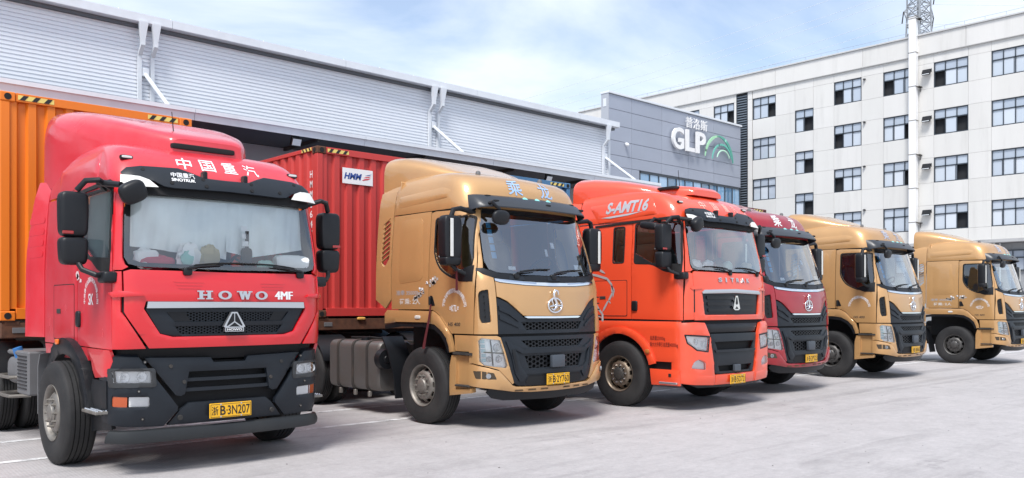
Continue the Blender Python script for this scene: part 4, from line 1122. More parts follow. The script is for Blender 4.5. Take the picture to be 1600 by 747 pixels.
    # ---------------- front panel and upper grille
    if howo:
        gh = sym([(0, 1.352), (.60, 1.352), (.72, 1.385), (.87, 1.628), (.85, 1.70), (0, 1.70)])
        panel('front_panel', t, sym([(0, 1.245), (.815, 1.245), (1.015, 1.545), (1.045, 1.60), (1.045, 1.985), (.98, 2.005), (0, 1.995)]), F, paint, .008, .03, .07, holes=[gh], bev=.008)
        panel('chrome_trim', t, sym([(0, 1.640), (.845, 1.634), (.835, 1.697), (0, 1.697)]), F, SIL, .024, .04, .08, bev=.008)
        panel('upper_grille', t, sym([(0, 1.356), (.60, 1.356), (.715, 1.388), (.855, 1.630), (0, 1.636)]), F, CHA, -.012, .03, .07,
              holes=[[(-.58, 1.50), (.58, 1.50), (.66, 1.595), (-.66, 1.595)], [(-.52, 1.375), (.52, 1.375), (.58, 1.455), (-.58, 1.455)]], bev=.008)
        panel('grille_backing', t, sym([(0, 1.36), (.8, 1.36), (.8, 1.62), (0, 1.62)]), F, BLK, -.07, .01, .15, bev=0)
        honeycomb('grille_mesh', t, F, -.66, .66, 1.495, 1.60, .016, -.035, CHA, .62, .015)
        honeycomb('grille_mesh', t, F, -.58, .58, 1.37, 1.46, .016, -.035, CHA, .62, .015)
        for g in (-1, 1):
            panel('grille_blank', t, [(g * .42, 1.50), (g * .58, 1.50), (g * .65, 1.595), (g * .48, 1.595)], F, PLA, -.025, .01, .1, bev=.006)
            for i in range(3): panel('pressed_rib', t, rnd([(g * (.58 - i * .02), 1.885 - i * .03), (g * (.30 + i * .015), 1.885 - i * .03), (g * (.31 + i * .015), 1.897 - i * .03), (g * (.60 - i * .02), 1.897 - i * .03)], .005, 2), F, paint, .014, .006, .1, bev=.003)
        # slab-serif letters
        def box4(x0, x1, y0, y1): return [(x0, y0), (x1, y0), (x1, y1), (x0, y1)]
        def ring(cx, cy, ro, ri, ky, n=20):
            o = []
            for k in range(n):
                a0, a1 = 2 * PI * k / n, 2 * PI * (k + 1) / n
                o.append([(cx + ro * math.cos(a0), cy + ro * ky * math.sin(a0)), (cx + ro * math.cos(a1), cy + ro * ky * math.sin(a1)), (cx + ri * math.cos(a1), cy + ri * ky * 1.25 * math.sin(a1)), (cx + ri * math.cos(a0), cy + ri * ky * 1.25 * math.sin(a0))])
            return o
        H_ = [box4(0, .02, 0, .012), box4(.02, .055, 0, .085), box4(.055, .07, 0, .012), box4(0, .02, .073, .085), box4(.055, .07, .073, .085), box4(.085, .10, 0, .012), box4(.10, .135, 0, .085), box4(.135, .155, 0, .012), box4(.085, .10, .073, .085), box4(.135, .155, .073, .085), box4(.055, .10, .036, .049)]
        W_ = [[(.02, .085), (.055, .085), (.075, 0), (.05, 0)], [(.075, .0), (.092, .085), (.072, .085), (.06, .04)], [(.072, .085), (.107, .085), (.127, 0), (.102, 0)], [(.127, 0), (.155, .085), (.138, .085), (.112, .04)], box4(0, .02, .073, .085), box4(.055, .065, .073, .085), box4(.122, .138, .073, .085), box4(.155, .17, .073, .085)]
        for nm, polys, x0 in (('H', H_, -.375), ('O', ring(.07, .0425, .07, .036, .62), -.165), ('W', W_, .03), ('O', ring(.07, .0425, .07, .036, .62), .235)):
            flatpoly('front_letter', t, [[(a + x0, b + 1.722) for a, b in p] for p in polys], F, SIL, .016, .012)
        for k in (-1, 0, 1): lettering('front_lettering', t, '4MF', F, .475 + k * .006, 1.725, .215, .085, WHT, .0125 + k * .0004, thick=0)
        # emblem
        bm = B(); c0 = F(0, 1.50, .0); e = lambda a, b, off=0: c0 + Vector((a, -.03 - off, b))
        prism(bm, [(-.10, -.105), (.10, -.105), (.10, -.06), (.115, -.055), (.085, 0), (.03, .095), (-.03, .095), (-.085, 0), (-.115, -.055), (-.10, -.06)], lambda a, b: e(a, b, -.03), lambda a, b: e(a, b, .01))
        em = finish(bm, 'emblem', SIL, t)
        flatpoly('emblem_field', em, [[(-.022, .08), (-.005, .08), (-.005, .0), (-.075, -.048), (-.085, -.042)], [(.022, .08), (.005, .08), (.005, .0), (.075, -.048), (.085, -.042)], [(-.06, -.055), (.06, -.055), (0, -.012)]], e, PLA, .012)
        flatpoly('emblem_field', em, [[(-.09, -.098), (.09, -.098), (.09, -.068), (-.09, -.068)]], e, PLA, .012)
        lettering('emblem_lettering', em, 'HOWO', e, -.08, -.094, .16, .022, WHT, .014, thick=.03)
    else:
        gh = sym([(0, Z(1.315)), (.76, Z(1.315)), (.785, Z(1.33)), (.835, Z(1.655)), (0, Z(1.67))])
        panel('front_panel', t, sym([(0, Z(1.235)), (1.0, Z(1.235)), (1.02, Z(1.25)), (1.02, Z(1.965)), (.98, Z(2.005)), (0, Z(1.995))]), F, paint, .008, .03, .07, holes=[gh], bev=.010)
        panel('chrome_trim', t, sym([(0, Z(1.672)), (.84, Z(1.655)), (.86, Z(1.675)), (.80, Z(1.715)), (0, Z(1.735))]), F, SIL, .030, .05, .07, bev=.010)
        panel('upper_grille', t, sym([(0, Z(1.318)), (.755, Z(1.318)), (.78, Z(1.335)), (.83, Z(1.652)), (0, Z(1.668))]), F, CHA, -.02, .03, .07, bev=.006)
        for i in range(3):
            z0 = Z(1.365 + i * .10)
            panel('grille_bar', t, rnd(sym([(0, z0), (.68 + i * .015, z0), (.70 + i * .015, z0 + .02), (.69 + i * .015, z0 + .055), (0, z0 + .055)]), .006, 2), F, PLA, .004, .03, .1, bev=.008)
        for i, ch in enumerate('SITRAK'):
            lettering('front_letter', t, ch, F, -.45 + i * .163 + (.025 if ch == 'I' else 0), Z(1.845), .035 if ch == 'I' else .095, .07, SIL, .012, .012, thick=.03)
        bm = B(); c0 = F(0, Z(1.50), .0); e = lambda a, b, off=0: c0 + Vector((a, -.02 - off, b))
        prism(bm, [(-.10, -.085), (-.05, -.11), (.05, -.11), (.10, -.085), (.03, .125), (-.03, .125)], lambda a, b: e(a, b, -.03), lambda a, b: e(a, b, .018))
        em = finish(bm, 'emblem', CHR, t)
        flatpoly('emblem_field', em, [[(-.013, .10), (.013, .10), (.035, .0), (0, -.025), (-.035, 0)], [(-.05, -.09), (.05, -.09), (0, -.045)]], e, PLA, .020)
    panel('shadow_gap', t, sym([(0, Z(1.12)), (1.25, Z(1.12)), (1.25, Z(1.26)), (0, Z(1.26))]), F, BLK, -.06, .01, .1, bev=0)
    # ---------------- bumper
    if howo:
        bp = panel('bumper', t, sym([(0, .475), (.62, .475), (.50, .62), (.42, .685), (0, .685)]), F, CHA, .0, .05, .07, bev=.010)
        for g in (-1, 1):
            def q(pts): return [(g * a, b) for a, b in pts]
            lamp = rnd(q([(.78, .905), (1.12, .915), (1.14, 1.03), (.79, 1.02)]), .012, 2); fog = rnd(q([(.80, .675), (1.14, .685), (1.14, .785), (.80, .77)]), .015, 2)
            cu = panel('bumper_corner', t, q([(.66, .475), (.95, .485), (1.30, .52), (1.42, .56), (1.43, .80), (1.42, 1.12), (1.36, 1.165), (1.1, 1.17), (.90, 1.165), (.53, .66), (.53, .62)]), F, CHA, .022, .06, .06, holes=[lamp, fog], bev=.012)
            panel('lamp_bezel', cu, rnd(q([(.735, .865), (1.18, .87), (1.19, 1.055), (.75, 1.05)]), .03, 3), F, mat('bezel_grey', (.03, .031, .033), .4), .032, .02, .08, holes=[lamp], bev=.008)
            hl = panel('headlamp', cu, lamp, F, LAMPBACK, -.022, .01, .1, bev=0)
            bm = B()
            for a in (.87, 1.04):
                p = F(g * a, .965, -.022); n = Vector((0, -1, 0)); cyl(bm, p, p + n * .03, .046, .05, 22, caps=False); cyl(bm, p, p + n * .018, .022, .014, 18)
            finish(bm, 'reflector', LAMPBACK, hl); panel('headlamp_lens', hl, lamp, F, LAMPG, .020, .006, .1, bev=0)
            a1 = rnd(q([(1.0, .68), (1.14, .685), (1.14, .785), (1.0, .778)]), .008, 2); a2 = rnd(q([(.80, .675), (.985, .68), (.985, .778), (.80, .77)]), .008, 2)
            panel('indicator_lamp', cu, a1, F, mat('indicator_lens', (.42, .075, .018), .25, coat=.6), .012, .03, .1, bev=.004)
            fl = panel('fog_lamp', cu, a2, F, LAMPBACK, -.01, .02, .1, bev=0); panel('fog_lens', fl, a2, F, LAMPG, .014, .006, .1, bev=0)
            for a, b in ((.90, .83), (.86, .56), (.845, 1.11), (1.30, .60)):
                p = F(g * a, b, .02); n = S.N(g * a, b); bm = B(); cyl(bm, p, p + n * .008, .020, .017, 16); sc = finish(bm, 'bumper_screw', PLA, cu); bm = B(); cyl(bm, p + n * .008, p + n * .012, .010, .009, 6); finish(bm, 'screw_head', STEEL, sc)
        # centre: shelf, two blades over a dark opening
        ct = panel('bumper_centre', t, sym([(0, 1.0), (.42, 1.0), (.46, .78), (.50, .76), (.55, .77), (.74, 1.02), (.84, 1.145), (.78, 1.15), (.20, 1.135), (.17, 1.085), (0, 1.085)]), F, CHA, .010, .06, .06, bev=.012)
        for z0, w_ in ((.90, .44), (.80, .47)):
            panel('grille_bar', t, sym([(0, z0), (w_, z0), (w_ + .01, z0 + .035), (0, z0 + .035)]), F, CHA, -.01, .05, .1, bev=.008)
        panel('grille_backing', t, sym([(0, .60), (.6, .60), (.7, 1.1), (0, 1.1)]), F, BLK, -.10, .01, .15, bev=0)
        for g in (-1, 1):
            for a, b in ((.60, 1.06), (.47, .90)):
                p = F(g * a, b, .008); n = S.N(g * a, b); bm = B(); cyl(bm, p, p + n * .010, .020, .017, 16); finish(bm, 'bumper_screw', DSTEEL, ct)
            p = F(g * .50, .545, .0); n = S.N(g * .5, .545); bm = B(); cyl(bm, p, p + n * .012, .028, .024, 18); finish(bm, 'fog_bolt', DSTEEL, bp)
        number_plate(t, (0, F(0, .60, .04).y, .59), '浙B3N207')
        bm = B()
        rings = []
        for i in range(25):
            s = -1.14 + 2.28 * i / 24; sag = 1
            rings.append([F(s, .46, .02), F(s, .455, .05), F(s, .40, .085), F(s, .355, .09), F(s, .345, .075), F(s, .38, .04)])
        loft(bm, rings); finish(bm, 'lower_deflector', mat('deflector_rubber', (.014, .016, .018), .5, dirt=.4, dirtcol=(.035, .035, .035)), t, 40)
    else:
        for g in (-1, 1):
            def q(pts): return [(g * a, b) for a, b in pts]
            lamp = rnd(q([(.72, 1.03), (.745, .945), (1.02, 1.0), (1.16, 1.14), (1.16, 1.185), (.73, 1.165)][::-1]), .012, 2)
            lamp = rnd(q([(.73, 1.16), (.76, .945), (1.0, .975), (1.15, 1.08), (1.18, 1.19)]), .012, 2)
            fog = rnd(q([(.80, .655), (1.10, .685), (1.05, .785), (.95, .82), (.81, .755)]), .015, 2)
            cu = panel('bumper', t, q([(.56, .40), (1.0, .42), (1.30, .45), (1.42, .50), (1.43, .9), (1.42, 1.34), (1.36, 1.385), (1.0, 1.40), (.80, 1.39), (.70, 1.20), (.635, .90), (.585, .58), (.56, .55)]), F, paint, .016, .06, .06, holes=[lamp, fog], bev=.014)
            panel('bumper_skirt', cu, rnd(q([(.60, .405), (1.0, .425), (1.30, .455), (1.415, .505), (1.42, .60), (1.02, .60), (.95, .57), (.60, .545)]), .01), F, paint, .024, .014, .07, bev=.006)
            hl = panel('headlamp', cu, lamp, F, LAMPBACK, -.022, .01, .1, bev=0)
            panel('lamp_bezel', cu, rnd(q([(.71, 1.185), (.745, .925), (1.01, .955), (1.17, 1.07), (1.205, 1.215)]), .012, 2), F, PLA, .020, .02, .08, holes=[lamp], bev=.004)
            bm = B()
            for a, b, rr in ((.84, 1.06, .05), (1.0, 1.10, .045)):
                p = F(g * a, b, -.022); n = Vector((0, -1, 0)); cyl(bm, p, p + n * .025, rr, rr, 22, caps=False); cyl(bm, p, p + n * .02, rr * .6, rr * .4, 18)
            finish(bm, 'projector', LAMPBACK, hl)
            bm = B(); tube(bm, [F(g * a, b, -.01) for a, b in ((.76, 1.14), (.785, .975), (1.0, 1.0), (1.13, 1.10))], .012, 8); finish(bm, 'running_light', LAMPBACK, hl)
            panel('headlamp_lens', hl, lamp, F, LAMPG, .014, .006, .1, bev=0)
            fl = panel('fog_lamp', cu, fog, F, LAMPBACK, -.03, .01, .1, bev=0); panel('fog_lens', fl, fog, F, LAMPG, .012, .006, .1, bev=0)
        panel('lower_grille', t, sym([(0, .57), (.50, .57), (.545, .585), (.60, .90), (.66, 1.215), (0, 1.215)]), F, CHA, -.010, .03, .07,
              holes=[[(-.50, .955), (.50, .955), (.55, 1.08), (-.55, 1.08)], [(-.44, .605), (.44, .605), (.48, .70), (-.48, .70)]], bev=.010)
        panel('grille_brow', t, sym([(0, .915), (.56, .915), (.585, .955), (0, .955)]), F, CHA, .02, .04, .1, bev=.010)
        panel('front_step', t, rnd(sym([(0, 1.235), (.66, 1.235), (.78, 1.375), (.74, 1.395), (0, 1.395)]), .02), F, PLA, -.03, .05, .06, bev=.02)
        panel('grille_backing', t, sym([(0, .58), (.55, .58), (.62, 1.24), (0, 1.24)]), F, BLK, -.09, .01, .15, bev=0)
        bm = B(); box(bm, F(0, .65, .0), (.17, .06, .11), .012); finish(bm, 'radar_cover', mat('radar_grey', (.055, .065, .08), .45), t)
        panel('bumper_chin', t, sym([(0, .395), (.55, .40), (.55, .56), (0, .56)]), F, paint, .010, .05, .08, bev=.008)
        number_plate(t, (0, F(0, .46, .035).y, .468), '浙B5D721')
        panel('lower_deflector', t, sym([(0, .33), (.9, .35), (1.1, .41), (0, .40)]), F, PLA, -.03, .03, .1)
    # ---------------- lower sides
    for g in (-1, 1):
        f0 = S.side(g)
        f = lambda y, z, off=0, f0=f0: f0(y, z, off + .05)
        if howo:
            panel('step_cover', t, [(-.56, 1.232), (-1.19, 1.232), (-1.185, 1.12), (-1.12, .97), (-.80, .945), (-.72, 1.02), (-.68, 1.10), (-.62, 1.17)], f, paint, -.02, .04, .07, bev=.010)
            panel('cab_sill', t, [(-.50, 1.10), (1.0, 1.10), (1.0, 1.232), (-.50, 1.232)], f0, paint2, .0, .03, .1, bev=.006)
            lettering('load_lettering', t, '准拖挂车总质量 40000kg', f0, .72, 1.205 - .05, .62, .05, mat('dust_print', (.55, .42, .42), .7), .004, flip=True, res=2)
            outp = arc(.05, .52, .80, 20, 158, 16); inp = arc(.05, .52, .64, 158, 20, 16)
            wg = panel('wing', t, outp + [(-.80, .62), (-.70, .55)] + inp[1:], lambda y, z, off=0: f(y, z, off + .035), PLA, .0, .10, .06, bev=.014)
            panel('wing_front', t, [(-.66, .64), (-1.12, .66), (-1.12, .93), (-.76, .93), (-.70, .80)], f, PLA, -.01, .06, .08, bev=.010)
            panel('step_housing', t, [(-.64, .40), (-1.14, .46), (-1.14, .64), (-.66, .63)], f, PLA, -.03, .06, .08, bev=.010)
            bm = B(); box(bm, (g * 1.16, -.92, .625), (.14, .42, .03), .006); sp_ = finish(bm, 'step_tread', STEEL, t)
            bm = B()
            for i in range(9):
                for k in range(3): cyl(bm, (g * (1.12 + k * .04), -1.10 + i * .045, .64), (g * (1.12 + k * .04), -1.10 + i * .045, .65), .012, .009, 8)
            o = finish(bm, 'tread_stud', SIL, sp_); o['kind'] = 'stuff'
            bm = B(); p = f(.16, 1.275, .05); rounded(bm, p, (.03, .10, .06), 4, nu=12, nv=8); finish(bm, 'side_marker', AMBER, wg)
            bm = B(); pts = [(.55, 1.14), (.72, 1.12), (.80, .98), (.80, .45)]
            loft(bm, [[(g * 1.24, a, b), (g * .86, a, b), (g * .86, a + .03, b), (g * 1.24, a + .03, b)] for a, b in pts]); finish(bm, 'mudguard', GREYB, t, 60)
        else:
            outp = [(1.0, 1.36), (-.42, 1.36), (-1.19, 1.36), (-1.19, .77), (-.70, .775)]
            a_ = arc(.02, .54, .68, 160, 30, 16)
            panel('lower_panel', t, [(1.0, 1.405), (-1.19, 1.405), (-1.19, .775), (-.745, .775)] + arc(.02, .54, .765, 163, 30, 16) + [(.78, .92), (1.0, .92)], f, paint, -.03, .04, .06, bev=.010)
            panel('wing', t, arc(.02, .54, .775, 165, 28, 20) + arc(.02, .54, .66, 28, 165, 20), lambda y, z, off=0: f(y, z, off + .01), paint, .0, .06, .06, bev=.012)
            panel('shadow_gap', t, [(1.0, 1.40), (-1.19, 1.40), (-1.19, 1.46), (1.0, 1.46)], f0, BLK, -.03, .01, .2, bev=0)
            bm = B(); p = f(-.60, .93, .02); rounded(bm, p, (.03, .09, .07), 3, nu=12, nv=8); finish(bm, 'side_marker', mat('amber_dull', (.42, .13, .03), .35), t)
            lettering('load_lettering', t, '总质量25000kg', f, -.62, 1.10, .30, .085, mat('brown_print', (.20, .02, .01), .6), -.025, flip=True, res=2) if g < 0 else None
            lettering('load_lettering', t, '最大允许牵引总质量40000kg', f, -.62, 1.0, .54, .085, mat('brown_print', (.20, .02, .01), .6), -.025, flip=True, res=2) if g < 0 else None
            sh = panel('step_housing', t, [(-.66, .405), (-1.19, .415), (-1.19, .655), (-.63, .655)], f, paint, .0, .06, .07, bev=.012)
            panel('step_gap', t, [(-.64, .655), (-1.19, .655), (-1.19, .775), (-.70, .775)], f, BLK, -.10, .01, .2, bev=0)
            bm = B(); box(bm, f(-1.0, .45, .0), (.05, .34, .03), .006); finish(bm, 'step_tread', SIL, sh)
            bm = B(); box(bm, f(-1.03, .57, .004), (.012, .05, .05), .004); finish(bm, 'step_socket', BLK, sh)
        bm = B(); box(bm, (g * .80, .05, 1.0), (.04, 1.5, .5), .01); finish(bm, 'arch_liner', BLK, t)
    interior(t, S, Z(1.35), Z(2.85), .9, 1.05, Z(1.98))
    tractor_chassis(t, 5.6, tone=tone, front_x=1.165 if howo else 1.14)
    return t

# ------------------------------------------------------------------ containers and skeletal trailers
HAZY = mat('hazard_yellow', (.78, .60, .16), .55, dirt=.3, dirtcol=(.4, .32, .15), dscale=6)
RUST = mat('rusty_steel', (.13, .055, .030), .85, .2, vary=.3, vscale=8, dirt=.6, dirtcol=(.05, .03, .022), dscale=9, dlo=.4, dhi=.7)
def corrugated(bm, n, f, a0, a1, b0, b1, depth):
    """trapezoid ribs running along b, stepped along a; f(a, b, d)"""
    p = (a1 - a0) / n; prof = []
    for i in range(n):
        x = a0 + i * p
        prof += [(x, 0), (x + p * .40, 0), (x + p * .52, depth), (x + p * .88, depth)]
    prof.append((a1, 0))
    A = [bm.verts.new(f(a, b0, d)) for a, d in prof]; C = [bm.verts.new(f(a, b1, d)) for a, d in prof]
    for i in range(len(prof) - 1): bm.faces.new((A[i], A[i + 1], C[i + 1], C[i]))
def hazard(parent, f, a0, a1, b0, b1, n=3):
    bm = B()
    def quad(pts, mi, off):
        q = bm.faces.new([bm.verts.new(f(a, b, off)) for a, b in pts]); q.material_index = mi
    quad(((a0, b0), (a1, b0), (a1, b1), (a0, b1)), 0, .004)
    w = (a1 - a0) / n; h = b1 - b0
    for i in range(n):
        x = a0 + w * (i + .12)
        quad(((x, b0), (x + w * .42, b0), (x + w * .42 + w * .34, b1), (x + w * .34, b1)), 1, .007)
    return finish(bm, 'hazard_stripe', [HAZY, INK], parent, merge=False, recalc=False)
def container(loc, material, cast_mat, nfront=9, h=2.90, L=12.19):
    W = 2.438; c = empty('shipping_container', loc)
    x0, x1 = -W / 2, W / 2
    FR = lambda a, b, d=0: Vector((a, .045 - d if d else .045, b))
    bm = B(); corrugated(bm, nfront, lambda a, b, d: Vector((a, .025 + d, b)), x0 + .10, x1 - .10, .15, h - .11, .046); finish(bm, 'front_wall', material, c, 20, recalc=False)
    for g in (-1, 1):
        bm = B(); corrugated(bm, 44, lambda a, b, d: Vector((g * (W / 2 - .012 - d), a, b)), .10, L - .10, .15, h - .06, .036); finish(bm, 'side_wall', material, c, 20, recalc=False)
        for y in (.055, L - .055):
            bm = B(); box(bm, (g * (W / 2 - .055), y, h / 2), (.11, .11, h - .24), .008); finish(bm, 'corner_post', material, c)
            for z in (.06, h - .06):
                cx = g * (W / 2 - .083); yy = .083 if y < 1 else L - .083
                bm = B(); box(bm, (cx, yy, z), (.18, .182, .122), .012); k = finish(bm, 'corner_casting', cast_mat, c)
                bm = B(); yf_ = -.0095 if y < 1 else L + .0095
                cyl(bm, (cx, yf_ + .001, z), (cx, yf_ - .003 if y < 1 else yf_ + .003, z), .042, seg=18)
                cyl(bm, (g * (W / 2 + .0075), yy, z), (g * (W / 2 + .0115), yy, z), .042, seg=18)
                finish(bm, 'casting_hole', BLK, k)
        bm = B(); box(bm, (g * (W / 2 - .03), L / 2, h - .035), (.06, L - .36, .065), .004); finish(bm, 'top_rail', material, c)
        bm = B(); box(bm, (g * (W / 2 - .03), L / 2, .085), (.06, L - .36, .15), .004); finish(bm, 'bottom_rail', material, c)
        hazard(c, lambda a, b, o=0, g=g: Vector((g * (W / 2 + o), a, b)), .19, .52, h - .062, h - .008)
    for z, hh in ((h - .055, .11), (.09, .14)):
        bm = B(); box(bm, (0, .035, z), (W - .36, .06, hh), .004); finish(bm, 'front_rail', material, c)
        bm = B(); box(bm, (0, L - .035, z), (W - .36, .06, hh), .004); finish(bm, 'rear_rail', material, c)
    ff = lambda a, b, o=0: Vector((a, .005 - o, b))
    hazard(c, ff, x0 + .20, x0 + .62, h - .085, h - .025); hazard(c, ff, x1 - .62, x1 - .20, h - .085, h - .025)
    bm = B(); corrugated(bm, 40, lambda a, b, d: Vector((b, a, h - .012 - d)), .1, L - .1, x0 + .05, x1 - .05, .02); finish(bm, 'container_roof', material, c, 20, recalc=False)
    for g in (-1, 1):
        bm = B(); box(bm, (g * .56, L - .03, h / 2), (1.1, .05, h - .3), .01); dd = finish(bm, 'container_door', material, c)
        for k in (.3, .8):
            bm = B(); cyl(bm, (g * k, L + .01, .2), (g * k, L + .01, h - .2), .018, seg=8); finish(bm, 'lock_rod', STEEL, dd)
    return c
def trailer(loc):
    t = empty('skeletal_trailer', loc)
    for g in (-1, 1):
        bm = B(); box(bm, (g * .42, 6.2, 1.375), (.14, 12.0, .15), .01); box(bm, (g * .42, 7.6, 1.15), (.12, 9.0, .32), .01); finish(bm, 'main_beam', DSTEEL, t)
        for y in (8.2, 9.5, 10.8):
            wheel(t, g * 1.08, y, 'rear', 'dark', spin=y); wheel(t, g * .76, y, 'rear', 'dark', spin=y + 1)
        bm = B(); box(bm, (g * .80, 2.9, .92), (.13, .13, .74), .01); box(bm, (g * .80, 2.9, .42), (.10, .10, .4), .008); box(bm, (g * .80, 2.9, .225), (.26, .26, .03), .006); finish(bm, 'landing_leg', DSTEEL, t)
        bm = B(); box(bm, (g * 1.08, .10, 1.435), (.17, .17, .045), .006); finish(bm, 'twist_lock', RUST, t)
    bm = B(); box(bm, (0, .14, 1.345), (2.42, .24, .20), .012); fb = finish(bm, 'front_bolster', RUST, t)
    bm = B(); box(bm, (-1.0, .015, 1.345), (.16, .012, .07), .004); finish(bm, 'bolster_plate', GREYB, fb)
    bm = B(); rounded(bm, (-.35, .0, 1.44), (.16, .05, .05), 4); finish(bm, 'marker_lamp', mat('amber_pale', (.75, .42, .10), .4), fb)
    for i, y in enumerate((3.6, 6.2, 9.0, 12.05)):
        bm = B(); box(bm, (0, y, 1.33), (2.40, .14, .16), .01); finish(bm, 'cross_member', DSTEEL, t)
    for y in (8.2, 9.5, 10.8):
        bm = B(); cyl(bm, (-.95, y, .54), (.95, y, .54), .07, seg=12); finish(bm, 'axle', DSTEEL, t)
    bm = B(); box(bm, (0, 1.1, 1.27), (1.1, 1.9, .05), .01); finish(bm, 'coupling_plate', DSTEEL, t)
    return t

# ------------------------------------------------------------------ the setting: ground and markings
bm = B()
bm.faces.new([bm.verts.new(p) for p in ((-900, -900, 0), (900, -900, 0), (900, 900, 0), (-900, 900, 0))])
struct(finish(bm, 'ground', concrete_mat(), recalc=False))
LINE = line_mat()
for y0 in (10.20, 11.74):
    bm = B(); bm.faces.new([bm.verts.new(p) for p in ((-30, y0, .004), (60, y0, .004), (60, y0 + .13, .004), (-30, y0 + .13, .004))])
    struct(finish(bm, 'road_marking', LINE, recalc=False))
# small debris on the concrete
DEB = mat('debris_dark', (.05, .045, .04), .9)
bm = B()
rs = random.Random(3)
for i in range(120):
    x, y = rs.uniform(2, 26), rs.uniform(2.5, 10.5)
    r = rs.uniform(.004, .013); a = rs.uniform(0, 6)
    pts = [(x + r * rs.uniform(.6, 1.5) * math.cos(a + k * 1.25), y + r * rs.uniform(.5, 1.1) * math.sin(a + k * 1.25), .004) for k in range(5)]
    V = [bm.verts.new(p) for p in pts]; top = bm.verts.new((x, y, .004 + r * .5))
    for k in range(5): bm.faces.new((V[k], V[(k + 1) % 5], top))
db = finish(bm, 'gravel', DEB); db['kind'] = 'stuff'; db['label'] = 'scattered dark grit and crumbs lying on the concrete yard'; db['category'] = 'gravel'

# ------------------------------------------------------------------ warehouse
WSH = mat('warehouse_sheet', (.79, .82, .87), .45, .0, vary=.04, vscale=.4, stretch=(.3, .3, 1.5))
WTR = mat('warehouse_trim', (.66, .69, .73), .45, .0, vary=.03, dirt=.25, dirtcol=(.42, .43, .44), dscale=1.2, dlo=.5, dhi=.8)
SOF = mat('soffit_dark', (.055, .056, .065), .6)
LOW = mat('dock_wall', (.30, .31, .33), .7)
DOORM = mat('dock_door_sheet', (.10, .12, .15), .5)
YW = 26.0; WX0, WX1 = -26.0, 30.4
wh = empty('warehouse', (0, YW, 0))
tag(wh, 'long grey corrugated warehouse with a dock canopy behind the container lorries', 'warehouse')
def wf(x, y, z): return Vector((x, y - YW, z))
bm = B()
pit = .112; n = int((10.0 - 6.9) / pit); prof = []
for i in range(n):
    z = 6.9 + i * pit
    prof += [(z, 0), (z + pit * .62, 0), (z + pit * .68, .042), (z + pit * .94, .042)]
prof.append((6.9 + n * pit, 0))
A = [bm.verts.new(wf(WX0, YW + d, z)) for z, d in prof]; C = [bm.verts.new(wf(WX1, YW + d, z)) for z, d in prof]
for i in range(len(prof) - 1): bm.faces.new((A[i], C[i], C[i + 1], A[i + 1]))
finish(bm, 'corrugated_wall', WSH, wh, 15, recalc=False)
bm = B(); box(bm, wf((WX0 + WX1) / 2, YW + 12.1, 5.0), (WX1 - WX0 - .05, 24, 9.9)); finish(bm, 'building_core', LOW, wh)
bm = B(); box(bm, wf((WX0 + WX1) / 2, YW + .02, 3.45), (WX1 - WX0, .10, 6.9)); finish(bm, 'dock_wall', LOW, wh)
xd = -22.0; k = 0
while xd < 29:
    bm = B(); box(bm, wf(xd, YW - .05, 2.6), (3.0, .06, 3.0), .01)
    d = finish(bm, 'dock_door', DOORM, wh)
    bm = B()
    for i in range(10): box(bm, wf(xd, YW - .085, 1.25 + i * .3), (2.95, .02, .03))
    o = finish(bm, 'door_ribs', DOORM, d); o['kind'] = 'stuff'
    bm = B(); box(bm, wf(xd, YW - .20, .9), (2.4, .3, .35), .03); finish(bm, 'dock_buffer', BLK, wh)
    xd += 4.2
# eaves: gutter trim in lengths, painted shade strip and end cap
x = WX0
while x < WX1 + .3:
    x2 = min(x + 6.0, WX1 + .32)
    bm = B(); prism(bm, [(25.60, 9.965), (25.62, 9.95), (26.02, 9.95), (26.3, 10.24), (25.60, 10.20)], lambda a, b: wf(x + .006, a, b), lambda a, b: wf(x2 - .006, a, b)); finish(bm, 'eaves_trim', WTR, wh)
    x = x2
bm = B(); box(bm, wf((WX0 + WX1) / 2, YW - .08, 9.90), (WX1 - WX0 + .5, .15, .09)); finish(bm, 'eaves_painted_shade', mat('eaves_shade_tone', (.11, .12, .135), .6), wh)  # dark strip stands in for the shade below the eaves trim
bm = B()
for i in range(38): cyl(bm, wf(WX0 + i * 1.5, 25.75, 10.20), wf(WX0 + i * 1.5, 25.75, 10.26), .04, .02, 6)
o = finish(bm, 'roof_clips', WTR, wh); o['kind'] = 'stuff'
bm = B(); prism(bm, [(26.1, 10.18), (50, 11.4), (50, 10.1), (26.1, 10.0)], lambda a, b: wf(WX0, a, b), lambda a, b: wf(WX1 + .2, a, b)); finish(bm, 'warehouse_roof', WTR, wh)
bm = B(); box(bm, wf(WX1 - .04, YW - .02, 8.4), (.14, .12, 3.1), .01); finish(bm, 'wall_end_trim', WTR, wh)
# canopy: slab, fascia lengths, ribs beneath, tie rods, downpipes
YC = 23.5
cx0, cx1 = WX0, WX1 + .6
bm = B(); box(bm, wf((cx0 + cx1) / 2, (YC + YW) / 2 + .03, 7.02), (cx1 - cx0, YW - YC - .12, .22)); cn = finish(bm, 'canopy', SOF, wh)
x = cx0 + 2.2
while x < cx1:
    x2 = min(x + 5.6, cx1)
    bm = B(); prism(bm, [(YC + .03, 6.86), (YC + .06, 6.86), (YC + .06, 7.17), (YC - .06, 7.17), (YC - .06, 7.06), (YC, 7.05)], lambda a, b: wf(x + .006, a, b), lambda a, b: wf(x2 - .006, a, b)); finish(bm, 'canopy_fascia', WTR, cn)
    x = x2
for i in range(14):
    bm = B(); box(bm, wf(cx0 + 2 + i * 4.2, (YC + YW) / 2, 6.86), (.10, YW - YC - .3, .12), .005); finish(bm, 'canopy_beam', DSTEEL, cn)
